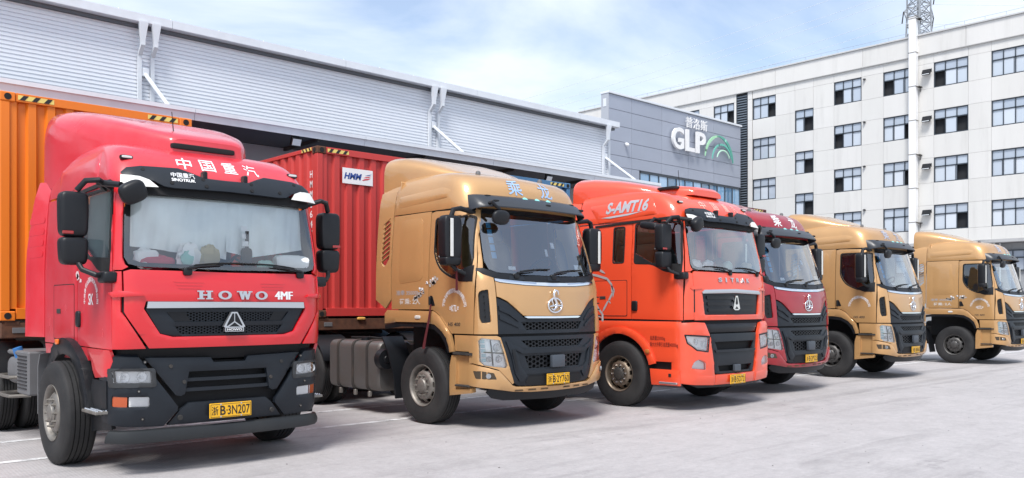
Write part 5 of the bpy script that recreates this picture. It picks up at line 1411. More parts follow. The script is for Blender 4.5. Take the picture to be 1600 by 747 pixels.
for X in (-1.1, 9.33, 20.1, 30.1):
    bm = B(); tube(bm, [wf(X, YW, 8.57), wf(X, YC + .5, 7.16)], .062, 12); rd = finish(bm, 'tie_rod', WTR, wh)
    bm = B(); box(bm, wf(X, YW - .05, 8.58), (.22, .12, .26), .02); finish(bm, 'rod_bracket', WTR, rd)
for X in (-1.45, -1.10, 9.15, 9.52, 19.89, 20.30, 29.95):
    bm = B()
    loft(bm, [[wf(X + a * w_, y + b * d_, z) for a, b in ((-.5, -.5), (.5, -.5), (.5, .5), (-.5, .5))] for z, y, w_, d_ in
              ((9.98, 25.62, .24, .16), (9.93, 25.62, .24, .16), (9.45, 25.66, .12, .11), (9.30, 25.66, .12, .11), (9.05, 25.92, .11, .10), (8.9, 25.93, .11, .10), (7.1, 25.93, .11, .10))])
    finish(bm, 'downpipe', WTR, wh, 25)
for X in (13.0, 24.0, 2.0):
    fl = empty('floodlight', (X, YC + .15, 6.86)); tag(fl, {13.0: 'square floodlight under the canopy between the red cab and the red container', 24.0: 'square floodlight under the far right end of the dock canopy', 2.0: 'square floodlight under the canopy above the orange container'}[X], 'floodlight', 'floodlights under the canopy')
    bm = B(); box(bm, (0, 0, -.17), (.34, .12, .26), .02, rot=rotx(25)); finish(bm, 'lamp_housing', PLA, fl)
    bm = B(); box(bm, (0, -.062, -.195), (.28, .012, .20), .004, rot=rotx(25)); finish(bm, 'lamp_glass', mat('flood_glass', (.62, .65, .68), .15, coat=.8), fl)
    bm = B(); box(bm, (0, .02, -.03), (.28, .05, .08), .01); finish(bm, 'lamp_bracket', PLA, fl)

# ------------------------------------------------------------------ grey gable block with the sign
GW = [mat('grey_panel_%d' % i, c, .5, .15, vary=.03, vscale=.5) for i, c in enumerate(((.335, .365, .435), (.342, .372, .442), (.329, .359, .429)))]
PLN = mat('dark_frame', (.045, .055, .07), .45)
YG = 41.9
gb = empty('sign_block', (58, YG, 0)); tag(gb, 'grey panelled block carrying the white sign letters and a green arc', 'building')
def gf(x, y, z): return Vector((x - 58, y - YG, z))
bm = B(); box(bm, gf(58, YG + .36, 8.85), (17.9, .5, 17.7)); box(bm, gf(58.3, YG + 4.6, 7), (17, 8, 14)); finish(bm, 'block_core', GW[2], gb)
gx = [49.0, 51.7, 55.5, 59.1, 62.8, 67.0]; gz = [0.0, 3.0, 6.0, 9.2, 12.25, 13.1, 14.2, 15.35, 16.55, 17.65]
for i in range(5):
    for j in range(9):
        x0, x1 = gx[i], gx[i + 1]; z0, z1 = gz[j], gz[j + 1]
        if j < 4:
            if x0 >= 52.7: continue
            if x1 > 52.7: x1 = 52.65
        bm = B(); box(bm, gf((x0 + x1) / 2, YG + .05, (z0 + z1) / 2), (x1 - x0 - .03, .10, z1 - z0 - .03), .008); finish(bm, 'wall_panel', GW[(i * 5 + j * 3) % 3], gb)
bm = B(); box(bm, gf(48.97, YG + .35, 8.85), (.06, .72, 17.65)); finish(bm, 'side_panel', mat('grey_panel_side', (.40, .42, .46), .5, .1), gb)
bm = B(); box(bm, gf(58, YG + .33, 17.76), (18.2, .86, .16), .01); finish(bm, 'parapet_cap', WTR, gb)
bm = B(); box(bm, gf(48.93, YG + .34, 17.0), (.04, .28, .6)); finish(bm, 'side_vent', WTR, gb)
# ribbon window: frame, mullions and panes
RGL = [mat('ribbon_glass_%d' % i, c, .04, .0, 1.0, .02, 1.0) for i, c in enumerate(((.26, .42, .60), (.20, .36, .54), (.10, .20, .32), (.32, .48, .66)))]  # bright blue base colours paint the reflected sky into the panes
rw = B(); box(rw, gf(59.8, YG + .10, 12.16), (14.3, .16, .18)); box(rw, gf(52.74, YG + .10, 8), (.14, .16, 8.5)); box(rw, gf(66.93, YG + .10, 8), (.14, .16, 8.5)); box(rw, gf(59.8, YG + .10, 9.6), (14.3, .14, .10)); box(rw, gf(59.8, YG + .10, 4.0), (14.3, .14, .3))
rib = finish(rw, 'ribbon_window', PLN, gb)
nm = 12
for i in range(nm):
    x0 = 52.8 + i * 14.1 / nm; x1 = x0 + 14.1 / nm
    if i:
        bm = B(); box(bm, gf(x0, YG + .08, 8), (.09, .14, 8.2)); finish(bm, 'mullion', PLN, rib)
    for z0, z1 in ((9.65, 12.08), (4.1, 9.55)):
        bm = B(); box(bm, gf((x0 + x1) / 2, YG + .085, (z0 + z1) / 2), (x1 - x0 - .05, .02, z1 - z0)); finish(bm, 'pane', RGL[(i * 7 + int(z0)) % 4 if i < 8 else 2 - (i % 2)], rib)
# sign
sg = empty('wall_sign', (61, YG - .2, 14.4)); tag(sg, 'white raised letters GLP with Chinese characters and a green arc on the grey block', 'sign')
def sf_(a, b, off=0): return Vector((a - 61, -off, b - 14.4))
SGW = mat('sign_white', (.78, .78, .78), .4)
for ch, a in (('G', 56.45), ('L', 58.35), ('P', 59.80)):
    lettering('sign_letter', sg, ch, sf_, a, 14.45, {'G': 1.55, 'L': 1.15, 'P': 1.30}[ch], 1.78, SGW, 0, .18, thick=.022)
for ch, a in (('普', 58.35), ('洛', 59.40), ('斯', 60.45)):
    lettering('sign_character', sg, ch, sf_, a, 16.42, .95, .88, SGW, .05, .06, thick=.003)
GR = [mat('sign_green_%d' % i, c, .4) for i, c in enumerate(((.36, .66, .42), (.10, .36, .28), (.14, .46, .38), (.48, .74, .58)))]
def arcband(cx, cz, rx, rz, a0, a1, w0, w1, n=22):
    o = []; i_ = []
    for k in range(n + 1):
        t = R(a0 + (a1 - a0) * k / n); w = w0 + (w1 - w0) * math.sin(PI * k / n)
        o.append((cx + rx * math.cos(t), cz + rz * math.sin(t))); i_.append((cx + (rx - w) * math.cos(t), cz + (rz - w * .9) * math.sin(t)))
    return o + i_[::-1]
for k, (cx, cz, rx, rz, a0, a1, w0, w1) in enumerate(((63.15, 14.3, 2.05, 2.05, 178, 75, .06, .26), (63.25, 14.2, 2.10, 2.15, 100, 0, .08, .28), (63.6, 14.2, 1.50, 1.50, 178, 12, .05, .19), (63.75, 14.2, 1.0, 1.0, 165, 20, .04, .13))):
    p = arcband(cx, cz, rx, rz, a0, a1, w0, w1)
    bm = B(); h_ = len(p) // 2
    for q in range(h_ - 1):
        quad = [p[q], p[q + 1], p[len(p) - 2 - q], p[len(p) - 1 - q]]
        prism(bm, quad, lambda a, b: sf_(a, b, .02 + k * .025), lambda a, b: sf_(a, b, .10 + k * .025))
    finish(bm, 'sign_arc', GR[k], sg)
cm = empty('security_camera', (50.9, YG - .02, 14.0)); tag(cm, 'small white dome camera fixed on the grey panelled wall', 'camera')
bm = B(); box(bm, (0, -.1, .12), (.14, .2, .1), .02); finish(bm, 'camera_bracket', SGW, cm)
bm = B(); rounded(bm, (0, -.2, 0), (.3, .3, .26), 2.3); finish(bm, 'camera_dome', SGW, cm, 60)

# ------------------------------------------------------------------ office building
OFX = 67.6
OW = [mat('render_panel_%d' % i, c, .7, vary=.03, vscale=.6, dirt=.38, dirtcol=(.40, .39, .37), dscale=1.1, dlo=.53, dhi=.78, stretch=(1.3, 1.3, .14)) for i, c in enumerate(((.62, .61, .585), (.61, .598, .573), (.63, .618, .595)))]
FRM = mat('window_frame_dark', (.035, .045, .058), .45)
PAN = [mat('pane_%d' % i, c, .05, 0, 1.0, .02, .8) for i, c in enumerate(((.44, .49, .56), (.50, .55, .61), (.38, .43, .50), (.57, .61, .66), (.15, .17, .20)))]
DKI = mat('room_dark', (.022, .024, .028), .9)
ob = empty('office_building', (OFX, 30, 0)); tag(ob, 'five storey cream office block with dark framed windows beyond the yard', 'building')
def of(x, y, z): return Vector((x - OFX, y - 30, z))
bm = B(); box(bm, of(OFX + 7.35, 31, 11), (14, 62, 22)); finish(bm, 'building_core', DKI, ob)
ZR = [6.47, 7.45, 9.35, 11.05, 12.95, 14.65, 16.55, 18.25, 20.15, 20.85]
WR = [(7.45, 9.35), (11.05, 12.95), (14.65, 16.55), (18.25, 20.15)]
cols = [(62.0, 57.5, 0), (57.5, 55.2, 0), (55.2, 53.4, 1), (53.4, 51.0, 0), (51.0, 48.7, 0), (48.7, 46.7, 1), (46.7, 45.12, 0), (45.12, 42.95, 1), (42.95, 42.72, 0), (41.55, 41.10, 3), (41.05, 38.79, 1), (38.79, 36.98, 0),
        (36.98, 35.29, 2), (35.29, 33.49, 0), (33.49, 31.17, 1), (31.17, 29.42, 0), (29.42, 26.95, 1), (26.95, 25.58, 0), (25.58, 23.14, 1), (23.14, 21.58, 0), (21.58, 19.25, 1),
        (19.25, 17.6, 0), (17.6, 15.2, 1), (15.2, 13.4, 0), (13.4, 11.0, 1), (11.0, 9.2, 0), (9.2, 6.8, 1), (6.8, 4.5, 0), (4.5, 0, 0)]
rw_ = random.Random(11)
def add_panel(y1, y0, z0, z1, k):
    bm = B(); box(bm, of(OFX + .10, (y0 + y1) / 2, (z0 + z1) / 2), (.20, y1 - y0 - .013, z1 - z0 - .013), .004); finish(bm, 'wall_panel', OW[k % 3], ob)
def add_window(y1, y0, z0, z1, nc, opened):
    fw = .07; zt = z0 + (z1 - z0) * .63
    bm = B()
    xx = OFX + .10
    box(bm, of(xx, (y0 + y1) / 2, z0 + fw / 2), (.14, y1 - y0, fw)); box(bm, of(xx, (y0 + y1) / 2, z1 - fw / 2), (.14, y1 - y0, fw))
    box(bm, of(xx, y0 + fw / 2, (z0 + z1) / 2), (.138, fw, z1 - z0 - fw * 2)); box(bm, of(xx, y1 - fw / 2, (z0 + z1) / 2), (.138, fw, z1 - z0 - fw * 2))
    box(bm, of(xx, (y0 + y1) / 2, zt), (.10, y1 - y0 - fw * 2, .085))
    for i in range(1, nc):
        yy = y1 - (y1 - y0) * i / nc
        box(bm, of(xx - .002, yy, (z0 + z1) / 2), (.096, .06, z1 - z0 - fw * 2))
    w = finish(bm, 'window', FRM, ob)
    for i in range(nc):
        a1 = y1 - (y1 - y0) * i / nc; a0 = y1 - (y1 - y0) * (i + 1) / nc
        tone = rw_.choice((0, 0, 1, 2))
        for (b0, b1, top) in ((zt, z1 - fw, True), (z0 + fw, zt, False)):
            if not top and i in opened: continue
            dx = .02 if top else (.0 if i % 2 else .03)
            bm = B(); box(bm, of(xx + dx, (a0 + a1) / 2, (b0 + b1) / 2), (.015, a1 - a0, b1 - b0))
            finish(bm, 'pane', PAN[(2 if rw_.random() < .6 else 0) if top else rw_.choice((0, 1, 1, 3))], w)
            if not top and rw_.random() < .35:
                bm = B(); box(bm, of(xx - .01 + dx, a0 + (a1 - a0) * .12, (b0 + b1) / 2), (.03, .045, b1 - b0)); finish(bm, 'sash_stile', FRM, w)
OPEN = {(41.05, 3): (2,), (33.49, 0): (0,), (33.49, 1): (0,), (33.49, 2): (0,), (33.49, 3): (0,), (29.42, 0): (), (29.42, 1): (2,), (29.42, 2): (2,), (29.42, 3): (0,), (25.58, 0): (2,), (25.58, 1): (2,), (25.58, 2): (0, 2), (45.12, 3): (2,)}
for ci, (y1, y0, ty) in enumerate(cols):
    if ty == 2:
        zs = [6.47, 9.37 - 3.57, 0]
        wz = [(9.37, 11.27), (12.94, 14.84), (16.50, 18.40)]
        zb = [6.47, 7.45, 9.37, 11.27, 12.94, 14.84, 16.50, 18.40, 20.15, 20.85]
        for j in range(len(zb) - 1):
            if (zb[j], zb[j + 1]) in wz: add_window(y1, y0, zb[j], zb[j + 1], 2, (1,))
            else: add_panel(y1, y0, zb[j], zb[j + 1], ci + j)
        continue
    if ty == 3:
        for j in range(0, 9): add_panel(y1, y0, ZR[j], ZR[j + 1], 2)
        continue
    for j in range(len(ZR) - 1):
        z0, z1 = ZR[j], ZR[j + 1]
        if ty == 1 and (z0, z1) in WR:
            r_ = WR.index((z0, z1)); op = OPEN.get((y1, r_), (rw_.choice((0, 2)),) if rw_.random() < .4 else ())
            add_window(y1, y0, z0, z1, 3, op)
        else: add_panel(y1, y0, z0, z1, ci * 2 + j)
# louvre strip beside the sign block
bm = B(); box(bm, of(OFX + .16, 42.13, 13.6), (.05, 1.12, 14.4)); lv = finish(bm, 'louvre', DKI, ob)
for g_, yy in ((0, 42.66), (1, 41.60)):
    bm = B(); box(bm, of(OFX + .05, yy, 13.6), (.12, .08, 14.4)); finish(bm, 'louvre_frame', FRM, lv)
LVM = mat('louvre_blade', (.10, .125, .155), .45)
for i in range(64):
    bm = B(); box(bm, of(OFX + .06, 42.13, 6.55 + i * .222), (.10, .98, .10), rot=roty(25)); finish(bm, 'louvre_blade', LVM, lv)
# parapet, cornice lines, ground floor
y = 62.0
while y > 0:
    y2 = max(y - 7.75, 0)
    bm = B(); box(bm, of(OFX + .02, (y + y2) / 2, 21.60), (.34, y - y2 - .02, 1.46), .01); finish(bm, 'parapet_panel', OW[int(y) % 3], ob)
    bm = B(); box(bm, of(OFX - .02, (y + y2) / 2, 22.40), (.50, y - y2 - .004, .12), .01); finish(bm, 'parapet_coping', mat('coping_grey', (.50, .50, .50), .6), ob)
    y = y2
bm = B(); box(bm, of(OFX + .0, 31, 20.86), (.28, 62, .05)); finish(bm, 'cornice_line', mat('cornice_shadow', (.42, .42, .41), .7), ob)
bm = B()
for i in range(44): box(bm, of(OFX + .0, 1 + i * 1.4, 22.62), (.025, .025, .34))
box(bm, of(OFX, 31, 22.79), (.02, 62, .02)); o = finish(bm, 'roof_rail', SIL, ob)
GFW = mat('ground_floor_grey', (.30, .31, .32), .7, vary=.08, vscale=.5)
bm = B(); box(bm, of(OFX + .3, 31, 3.1), (.2, 62, 6.2)); finish(bm, 'ground_floor_wall', GFW, ob)
bm = B(); box(bm, of(OFX - .35, 31, 6.34), (1.1, 62, .24), .01); finish(bm, 'ledge', mat('ledge_grey', (.40, .40, .40), .7, dirt=.5, dirtcol=(.16, .16, .16), dscale=.8), ob)
for i, yy in enumerate((5, 9.4, 13.8, 18.2, 20.6, 22.9, 27.3, 31.7, 36.1)):
    add_window(yy + 1.2, yy - 1.2, 4.2, 5.7, 3, ())
    bm = B(); box(bm, of(OFX + .22, yy + 2.2, 3.1), (.10, .12, 6.2)); finish(bm, 'ground_floor_pier', GFW, ob)
bm = B(); tube(bm, [of(OFX - .05, 21.0, .2), of(OFX - .05, 21.0, 6.2)], .06, 8); finish(bm, 'wall_pipe', WTR, ob)
# tall white duct on brackets
du = empty('wall_duct', (OFX - .35, 26.95, 0)); tag(du, 'tall white square duct running up the office front past the roof', 'duct')
z = .3; k = 0
while z < 23.8:
    z2 = min(z + 2.6, 23.85)
    bm = B(); box(bm, (0, 0, (z + z2) / 2), (.52, .52, z2 - z - .01), .012); finish(bm, 'duct_section', SGW if k % 2 else OFFW if 0 else SGW, du)
    bm = B(); box(bm, (0, 0, z2 - .0), (.57, .57, .04)); finish(bm, 'duct_flange', mat('flange_grey', (.22, .20, .17), .7), du)
    if k % 2 == 0:
        bm = B(); box(bm, (.1, -.42, z2 - .06), (.5, .25, .05)); tube(bm, [(.05, -.5, z2 - .06), (.33, -.38, z2 - .4)], .025, 6); finish(bm, 'duct_bracket', DSTEEL, du)
    z = z2; k += 1
for i, (yy, zz_) in enumerate(((26.0, 19.5), (26.0, 15.94), (26.0, 12.33), (26.0, 8.82))):
    fl = empty('floodlight', (OFX - .02, yy, zz_)); tag(fl, ['topmost', 'second highest', 'third highest', 'lowest'][i] + ' of the four black floodlights beside the white duct on the office', 'floodlight', 'floodlights on the office wall')
    bm = B(); box(bm, (-.30, 0, -.05), (.18, .62, .46), .03, rot=roty(28)); finish(bm, 'lamp_housing', PLA, fl)
    bm = B(); box(bm, (-.395, 0, -.09), (.02, .52, .36), rot=roty(28)); finish(bm, 'lamp_glass', mat('flood_glass', (.62, .65, .68), .15, coat=.8), fl)
    bm = B(); box(bm, (-.10, 0, .15), (.2, .10, .05)); box(bm, (-.22, -.34, .05), (.05, .03, .3)); finish(bm, 'lamp_bracket', PLA, fl)
for i, zz_ in enumerate((19.9, 16.45, 12.9, 9.4)):
    sm = empty('wall_fitting', (OFX - .02, 30.9, zz_)); tag(sm, ['topmost', 'second highest', 'third highest', 'lowest'][i] + ' of the small dark fittings in the column right of the middle windows', 'fitting', 'small dark wall fittings')
    bm = B(); box(bm, (-.08, 0, 0), (.16, .2, .12), .03); finish(bm, 'fitting_body', PLA, sm)
    bm = B(); cyl(bm, (-.14, 0, -.05), (-.18, 0, -.10), .05, .04, 10); finish(bm, 'fitting_lens', GREYB, sm)

# ------------------------------------------------------------------ lattice mast behind the office, and its wires
PYL = mat('galvanised', (.34, .36, .38), .55, .4)
PX, PY = 134.0, 52.9
py_ = empty('pylon', (PX, PY, 0)); py_.rotation_euler = (0, 0, R(-20)); tag(py_, 'grey lattice power pylon rising behind the office roof', 'pylon')
def pw(z): return 2.6 - 1.45 * min(z, 46) / 46
bm = B()
for a in (-1, 1):
    for b in (-1, 1): tube(bm, [(a * pw(z), b * pw(z), z) for z in (0, 15, 30, 46, 58)], .14, 5)
finish(bm, 'pylon_leg', PYL, py_)
bm = B(); z = 1.0
while z < 57:
    h_ = max(1.5, pw(z) * 1.25); w0, w1 = pw(z), pw(z + h_)
    for k in range(4):
        c0 = [(-1, -1), (1, -1), (1, 1), (-1, 1)][k]; c1 = [(1, -1), (1, 1), (-1, 1), (-1, -1)][k]
        tube(bm, [(c0[0] * w0, c0[1] * w0, z), (c1[0] * w1, c1[1] * w1, z + h_)], .08, 4); tube(bm, [(c1[0] * w0, c1[1] * w0, z), (c0[0] * w1, c0[1] * w1, z + h_)], .08, 4)
        tube(bm, [(c0[0] * w0, c0[1] * w0, z), (c1[0] * w0, c1[1] * w0, z)], .06, 4)
    z += h_
finish(bm, 'pylon_bracing', PYL, py_)
tips = []
for z0, L_ in ((46.0, 3.1), (49.8, 3.4), (53.5, 3.0)):
    for g_ in (-1, 1):
        bm = B(); w = pw(z0)
        tip = (g_ * L_, 0, z0 + .1)
        for b in (-1, 1):
            tube(bm, [(g_ * w, b * w, z0 - .6), tip], .07, 4); tube(bm, [(g_ * w, b * w, z0 + 1.2), tip], .06, 4)
            for k in range(1, 4):
                u = k / 4
                lo = Vector((g_ * w, b * w, z0 - .6)).lerp(Vector(tip), u); hi = Vector((g_ * w, b * w, z0 + 1.2)).lerp(Vector(tip), u - .12)
                tube(bm, [lo, hi], .04, 4)
        arm = finish(bm, 'cross_arm', PYL, py_)
        bm = B(); q = Vector(tip); tube(bm, [q, q + Vector((0, .3, -1.7))], .09, 6); finish(bm, 'insulator', DSTEEL, arm)
        tips.append(q + Vector((0, .3, -1.7)))
RZ = Matrix.Rotation(R(-20), 3, 'Z')
WIRE = mat('wire_grey', (.62, .66, .72), .6)
for i, q in enumerate(tips):
    p0 = Vector((PX, PY, 0)) + RZ @ q
    for far, nm in ((Vector((150 - 40, 360, 46)), 0), (Vector((330, -190, 60)), 1)):
        p1 = far + Vector((q.x * 1.4, 0, (q.z - 45) * 1.0))
        bm = B(); m_ = 24
        tube(bm, [p0.lerp(p1, k / m_) - Vector((0, 0, 9 * 4 * (k / m_) * (1 - k / m_))) for k in range(m_ + 1)], .026, 4)
        w = finish(bm, 'power_line', WIRE); tag(w, 'thin power line running from the pylon across the sky', 'power line', 'power lines from the pylon')

# ------------------------------------------------------------------ the lorries in their row
GOLD_TXT = '宁波卡捷顺国际物流有限公司'
t1 = build_man((3.88, 9.80, 0), M_H, 0, RED, REDPINK, 'grey', 'howo')
tag(t1, 'bright red tractor unit nearest the camera with curtains drawn behind its windscreen', 'truck', 'lorries parked in a row')
f1 = M_H.side(-1)
arc_text('door_lettering', t1, '宁波速可达国际物流有限公司', f1, -.66, 1.72, .20, 185, -5, .052, WHT, .008)
lettering('door_monogram', t1, 'SK', f1, -.585, 1.665, .15, .115, WHT, .008, flip=True)

h5 = build_h5((8.53, 9.66, 0), GOLD, 'grey')
t4 = copy_tree(h5, None, {GOLD: DKRED}); t4.location = (15.44, 9.55, 0)
t5 = copy_tree(h5); t5.location = (20.30, 9.53, 0)
t6 = copy_tree(h5); t6.location = (27.58, 9.40, 0)
for tt in (t5, t6):
    for ch in tt.children:
        if ch.name.split('.')[0] == 'wheel' and abs(ch.location.y) < .1:
            mm = WHEELS[('front', 'dark')]; ch.data = mm['wheel']
            for c2_ in ch.children:
                for kk, dd in (('hub', 'hub'), ('wheel_nuts', 'nuts')):
                    if c2_.name.startswith(kk): c2_.data = mm[dd]
dress_h5(h5, '浙B2Y760', LBLUE, (GOLD_TXT, '=KTL='), True)
dress_h5(t4, '浙B2P523', WHT)
dress_h5(t5, '浙B2M365', mat('faint_blue_print', (.40, .42, .50), .5), (GOLD_TXT, None))
dress_h5(t6, '浙B2M873', mat('faint_blue_print', (.40, .42, .50), .5), (GOLD_TXT, '=KTL='), True)
tag(h5, 'gold tractor unit with a steel fuel tank, hauling the red container', 'truck', 'lorries parked in a row')
tag(t4, 'dark red tractor unit squeezed between the orange one and a gold one', 'truck', 'lorries parked in a row')
tag(t5, 'gold tractor unit right beside the dark red one, fifth in the row', 'truck', 'lorries parked in a row')
tag(t6, 'gold tractor unit at the far right end, standing apart without a container', 'truck', 'lorries parked in a row')
t3 = build_man((12.24, 9.15, 0), M_S, .2, ORANGE, ORANGE, 'tan', 'sitrak')
tag(t3, 'orange tractor unit with silver wolf graphics on its side, third in the row', 'truck', 'lorries parked in a row')
f3 = M_S.side(-1)
lettering('roof_side_lettering', t3, 'S-AMT16', f3, .40, 3.21, .90, .20, SILVERP, .024, thick=.04, shear=.25, flip=True)
flatpoly('roof_side_swoosh', t3, [[(.50, 3.155), (.20, 3.175), (-.40, 3.205), (-.10, 3.16), (.30, 3.135)]], f3, SILVERP, .024)
def strokes(name, parent, f, lines, w, material, off):
    bm = B()
    for ln in lines:
        n = len(ln)
        for i in range(n - 1):
            p, q = Vector(ln[i]), Vector(ln[i + 1]); d = (q - p).normalized(); nn = Vector((-d.y, d.x))
            w0 = w * (1 if 0 < i < n - 1 else .75); w1 = w * (.2 if i == n - 2 else 1)
            bm.faces.new([bm.verts.new(f(*(p + nn * w0), off)), bm.verts.new(f(*(q + nn * w1), off)), bm.verts.new(f(*(q - nn * w1), off)), bm.verts.new(f(*(p - nn * w0), off))])
    return finish(bm, name, material, parent, merge=False, recalc=False)
strokes('animal_graphic', t3, f3, [[(.95, 2.34), (.70, 2.36), (.55, 2.30), (.42, 2.24), (.36, 2.21)], [(.80, 2.22), (.55, 2.18), (.32, 2.12), (.22, 2.02), (.20, 1.88), (.28, 1.75), (.24, 1.70)],
                                   [(.22, 2.0), (.17, 1.92), (.19, 1.80)], [(.95, 1.86), (.75, 1.82), (.60, 1.74), (.50, 1.60), (.42, 1.52), (.40, 1.40), (.45, 1.22)], [(.30, 1.74), (.38, 1.62), (.42, 1.56)], [(.70, 1.60), (.55, 1.50), (.44, 1.46)]], .020, GREYP, .013)

# curtains, dash clutter of the red lorry
S1 = M_H
for a0, a1, nm in ((-.98, .02, 0), (.0, .98, 1)):
    bm = B(); na, nb = 60, 14; V = []
    for j in range(nb + 1):
        row = []
        for i in range(na + 1):
            a = a0 + (a1 - a0) * i / na; u = j / nb
            low = (2.14 + .10 * (1 - i / na) if nm == 0 else 2.17 + .16 * abs(i / na - .30))
            z_ = 2.845 + (low - 2.845) * u
            wv = .020 * math.sin(i * .19 + nm * 2 + u * 2.2) + .012 * math.sin(i * .41 - u * 3.0 + nm) + .012 * math.sin(i * .33 + u * 6.5 + nm * 1.7) * u + .006 * math.sin(i * .9 + u * 5)
            row.append(bm.verts.new(S1.P(a * .97, z_) + Vector((0, .050 + .085 * u + wv * (.4 + .6 * u), 0))))
        V.append(row)
    for j in range(nb):
        for i in range(na): bm.faces.new((V[j][i], V[j][i + 1], V[j + 1][i + 1], V[j + 1][i]))
    finish(bm, 'windscreen_curtain', CURT, t1, 80)
def crumple(name, parent, c, s, material, seed, p=2.4, amp=.16):
    rs = random.Random(seed); bm = B(); rounded(bm, c, s, p, nu=14, nv=9)
    for v in bm.verts:
        d = v.co - Vector(c); v.co = Vector(c) + d * (1 + rs.uniform(-amp, amp))
    return finish(bm, name, material, parent, 25)
dy = lambda a, z, o: S1.P(a, z).y + o
crumple('dash_bag', t1, (-.80, dy(-.8, 2.1, .085), 2.12), (.26, .10, .20), BAGW, 1)
crumple('dash_bag', t1, (-.72, dy(-.72, 2.1, .085), 2.09), (.34, .10, .14), BAGR, 2)
crumple('dash_bag', t1, (-.40, dy(-.4, 2.1, .085), 2.15), (.25, .09, .28), BAGW, 3, 2.0, .22)
crumple('bag_print', t1, (-.43, dy(-.4, 2.1, .045), 2.13), (.14, .03, .14), BAGG, 4)
crumple('dash_bag', t1, (-.20, dy(-.2, 2.1, .085), 2.15), (.20, .10, .24), BAGY, 5)
crumple('dash_box', t1, (.75, dy(.75, 2.1, .085), 2.12), (.40, .12, .18), BAGW, 6, 5, .05)
crumple('dash_bag', t1, (.42, dy(.42, 2.1, .085), 2.09), (.2, .08, .10), BAGG, 8)
bm = B(); p = S1.P(.20, 2.2); rounded(bm, p + Vector((0, .06, -.02)), (.12, .05, .17), 4); box(bm, p + Vector((0, .05, .14)), (.03, .03, .2)); finish(bm, 'phone_holder', BLK, t1)
bm = B()
for b in (2.28, 2.36, 2.44): bm.faces.new([bm.verts.new(S1.F(.14 + da, b + db, -.012)) for da, db in ((0, 0), (.07, 0), (.07, .055), (0, .055))])
finish(bm, 'permit_sticker', WHT, t1, merge=False, recalc=False)
panel('side_curtain', t1, [(-.25, 2.80), (-.25, 2.12), (-.9, 2.05), (-1.10, 2.05), (-1.05, 2.80)], f1, CURT, -.07, .004, .1, bev=0)
# dash clutter of the orange lorry
S3_ = M_S
for i, (a, w_, m_) in enumerate(((-.75, .3, BAGW), (-.45, .25, BAGW), (.1, .2, BAGG), (.75, .3, BAGY))):
    crumple('dash_bag', t3, (a, S3_.P(a, 2.3).y + .15, 2.32), (w_, .12, .16), m_, 20 + i)
# gear behind the near cab: grey battery box, air tanks, valves
bm = B(); box(bm, (-1.10, 1.60, .86), (.22, .50, .52), .02); bb = finish(bm, 'battery_box', GREYB, t1)
for i in range(10):
    bm = B(); box(bm, (-1.214, 1.60, .68 + i * .042), (.012, .40, .012)); finish(bm, 'box_louvre', PLA, bb)
bm = B(); box(bm, (-.92, 1.95, 1.08), (.50, 1.1, .06), .02); finish(bm, 'catwalk', GREYB, t1)
bm = B(); rounded(bm, (-1.02, 2.25, .86), (.34, .62, .36), 3.5); at = finish(bm, 'urea_tank', GREYB, t1, 60)
bm = B(); cyl(bm, (-1.10, 2.15, 1.02), (-1.14, 2.15, 1.14), .06, .055, 18); finish(bm, 'blue_cap', BLUECAP, at)
for z_ in (.55, .78):
    bm = B(); tube(bm, [(-1.02, 2.0, z_), (-1.24, 2.05, z_), (-1.26, 2.30, z_), (-1.24, 2.6, z_), (-1.02, 2.65, z_)], .022, 8); finish(bm, 'guard_rail', STEEL, t1)
fuel_tank(t3, -1.22, 1.25, 2.7, .36, 1.08)
# ribbons on the gold lorry's handle and mirror
for nm, pts in (('ribbon', [(-1.27, -.22, 1.68), (-1.29, -.20, 1.45), (-1.30, -.14, 1.2), (-1.31, -.12, 1.06)]), ('ribbon', [(-1.34, -.86, 2.18), (-1.335, -.87, 2.0), (-1.33, -.87, 1.86)])):
    bm = B(); loft(bm, [[(x_, y_ - .02, z_), (x_ + .004, y_ + .02 + .01 * k, z_), (x_ + .010, y_ + .01, z_)] for k, (x_, y_, z_) in enumerate(pts)]); finish(bm, nm, RIBB, h5)
# worn decals on the doors
def blotch(name, parent, f, seed, cy, cz, L_, h_, tilt, material, n=10, off=.008):
    rs = random.Random(seed); polys = []
    for i in range(n):
        u = rs.uniform(-.5, .5); a = cy - u * L_; b = cz + u * L_ * tilt + rs.uniform(-.5, .5) * h_
        r = rs.uniform(.25, .6) * h_; k = rs.randint(4, 6); t0 = rs.uniform(0, 6)
        polys.append([(a + r * 1.3 * rs.uniform(.6, 1.2) * math.cos(t0 + 2 * PI * j / k), b + r * rs.uniform(.6, 1.2) * math.sin(t0 + 2 * PI * j / k)) for j in range(k)])
    return flatpoly(name, parent, polys, f, material, off)
f5 = H5.side(-1)
for tr_ in (h5, t6):
    blotch('door_graphic', tr_, f5, 4, -.04, 1.90, .55, .07, .55 if tr_ is h5 else .12, mat('worn_graphic', (.42, .37, .33), .6), 16)
    blotch('door_graphic', tr_, f5, 5, -.02, 1.94, .5, .05, .55 if tr_ is h5 else .12, WHT, 9, .010)
blotch('door_graphic', t1, f1, 9, -.28, 1.95, .16, .07, -.4, mat('worn_white_red', (.66, .50, .50), .6), 9)

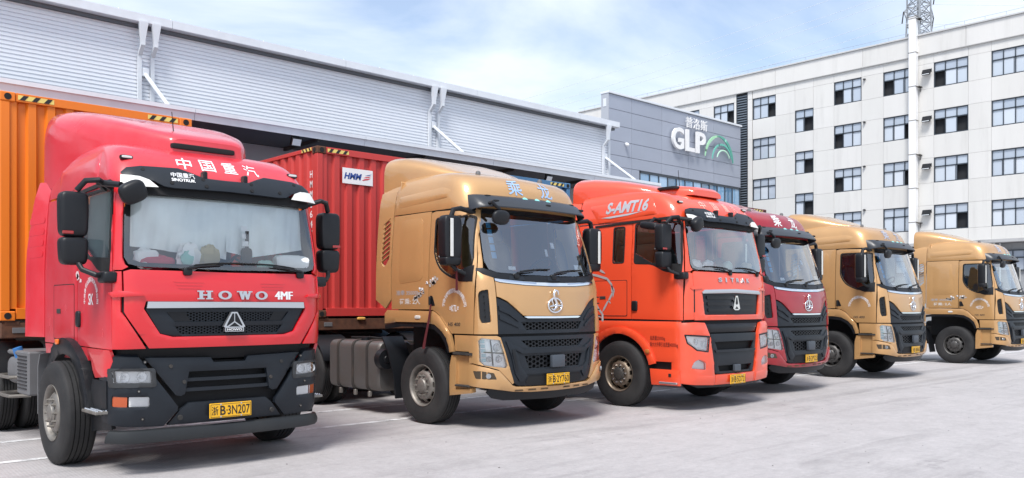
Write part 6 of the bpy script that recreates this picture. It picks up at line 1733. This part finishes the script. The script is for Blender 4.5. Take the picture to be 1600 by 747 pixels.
# ------------------------------------------------------------------ containers and trailers behind the lorries
CO = mat('container_orange', (.77, .185, .010), .5, vary=.05, vscale=.8, dirt=.3, dirtcol=(.48, .13, .03), dscale=3.0, dlo=.55, dhi=.76, stretch=(1, 1, .12))
CR = mat('container_red', (.54, .046, .040), .5, vary=.06, vscale=.8, dirt=.35, dirtcol=(.30, .045, .035), dscale=3.0, dlo=.54, dhi=.74, stretch=(1, 1, .12))
CB = mat('container_blue', (.06, .17, .32), .5, vary=.06, dirt=.3, dirtcol=(.10, .16, .24), dscale=2.5)
CM = mat('container_maroon', (.14, .030, .026), .5, vary=.06)
c1 = container((3.84, 12.25, 1.47), CO, CO, 10); tag(c1, 'orange shipping container behind the bright red cab', 'container', 'containers on trailers')
c2 = container((8.64, 12.77, 1.465), CR, RUST, 9); tag(c2, 'red shipping container with a white sticker, behind the gold cab', 'container', 'containers on trailers')
c3 = container((12.62, 12.95, 1.47), CB, CB, 9); tag(c3, 'blue shipping container behind the orange cab', 'container', 'containers on trailers')
c5 = container((20.40, 12.7, 1.47), CM, CM, 9); tag(c5, 'dark maroon shipping container showing over the dark red cab', 'container', 'containers on trailers')
for xx, yy, lb in ((3.84, 12.25, 'skeletal trailer under the orange container'), (8.64, 12.77, 'skeletal trailer under the red container'), (12.62, 12.95, 'skeletal trailer under the blue container'), (20.40, 12.7, 'skeletal trailer under the dark maroon container')):
    tr_ = trailer((xx, yy, 0)); tag(tr_, lb, 'trailer', 'trailers behind the lorries')
fc = lambda a, b, o=0: Vector((a, .018 - o, b))
bm = B(); box(bm, (-.41, .016, 2.455), (.62, .006, .27)); st = finish(bm, 'logo_sticker', WHT, c2)
LOGB = mat('logo_blue', (.015, .06, .28), .5); LOGR = mat('logo_red', (.62, .03, .05), .5)
lettering('logo_lettering', st, 'HMM', fc, -.69, 2.40, .36, .11, LOGB, .008, thick=.04, shear=.25)
flatpoly('logo_wing', st, [[(-.33, 2.40), (-.27, 2.43), (-.14, 2.455), (-.20, 2.42), (-.29, 2.40)], [(-.30, 2.445), (-.24, 2.47), (-.13, 2.49), (-.19, 2.46)]], fc, LOGR, .008)
flatpoly('logo_wing', st, [[(-.27, 2.485), (-.21, 2.505), (-.12, 2.525), (-.17, 2.50)]], fc, LOGB, .008)
fs_ = lambda a, b, o=0: Vector((-1.219 + .012 - o, a, b))
for i, ch in enumerate('HMMU6459'):
    lettering('serial_character', c2, ch, fs_, .26, 2.38 - i * .17, .085, .12, WHT, .003, thick=.01, flip=True)
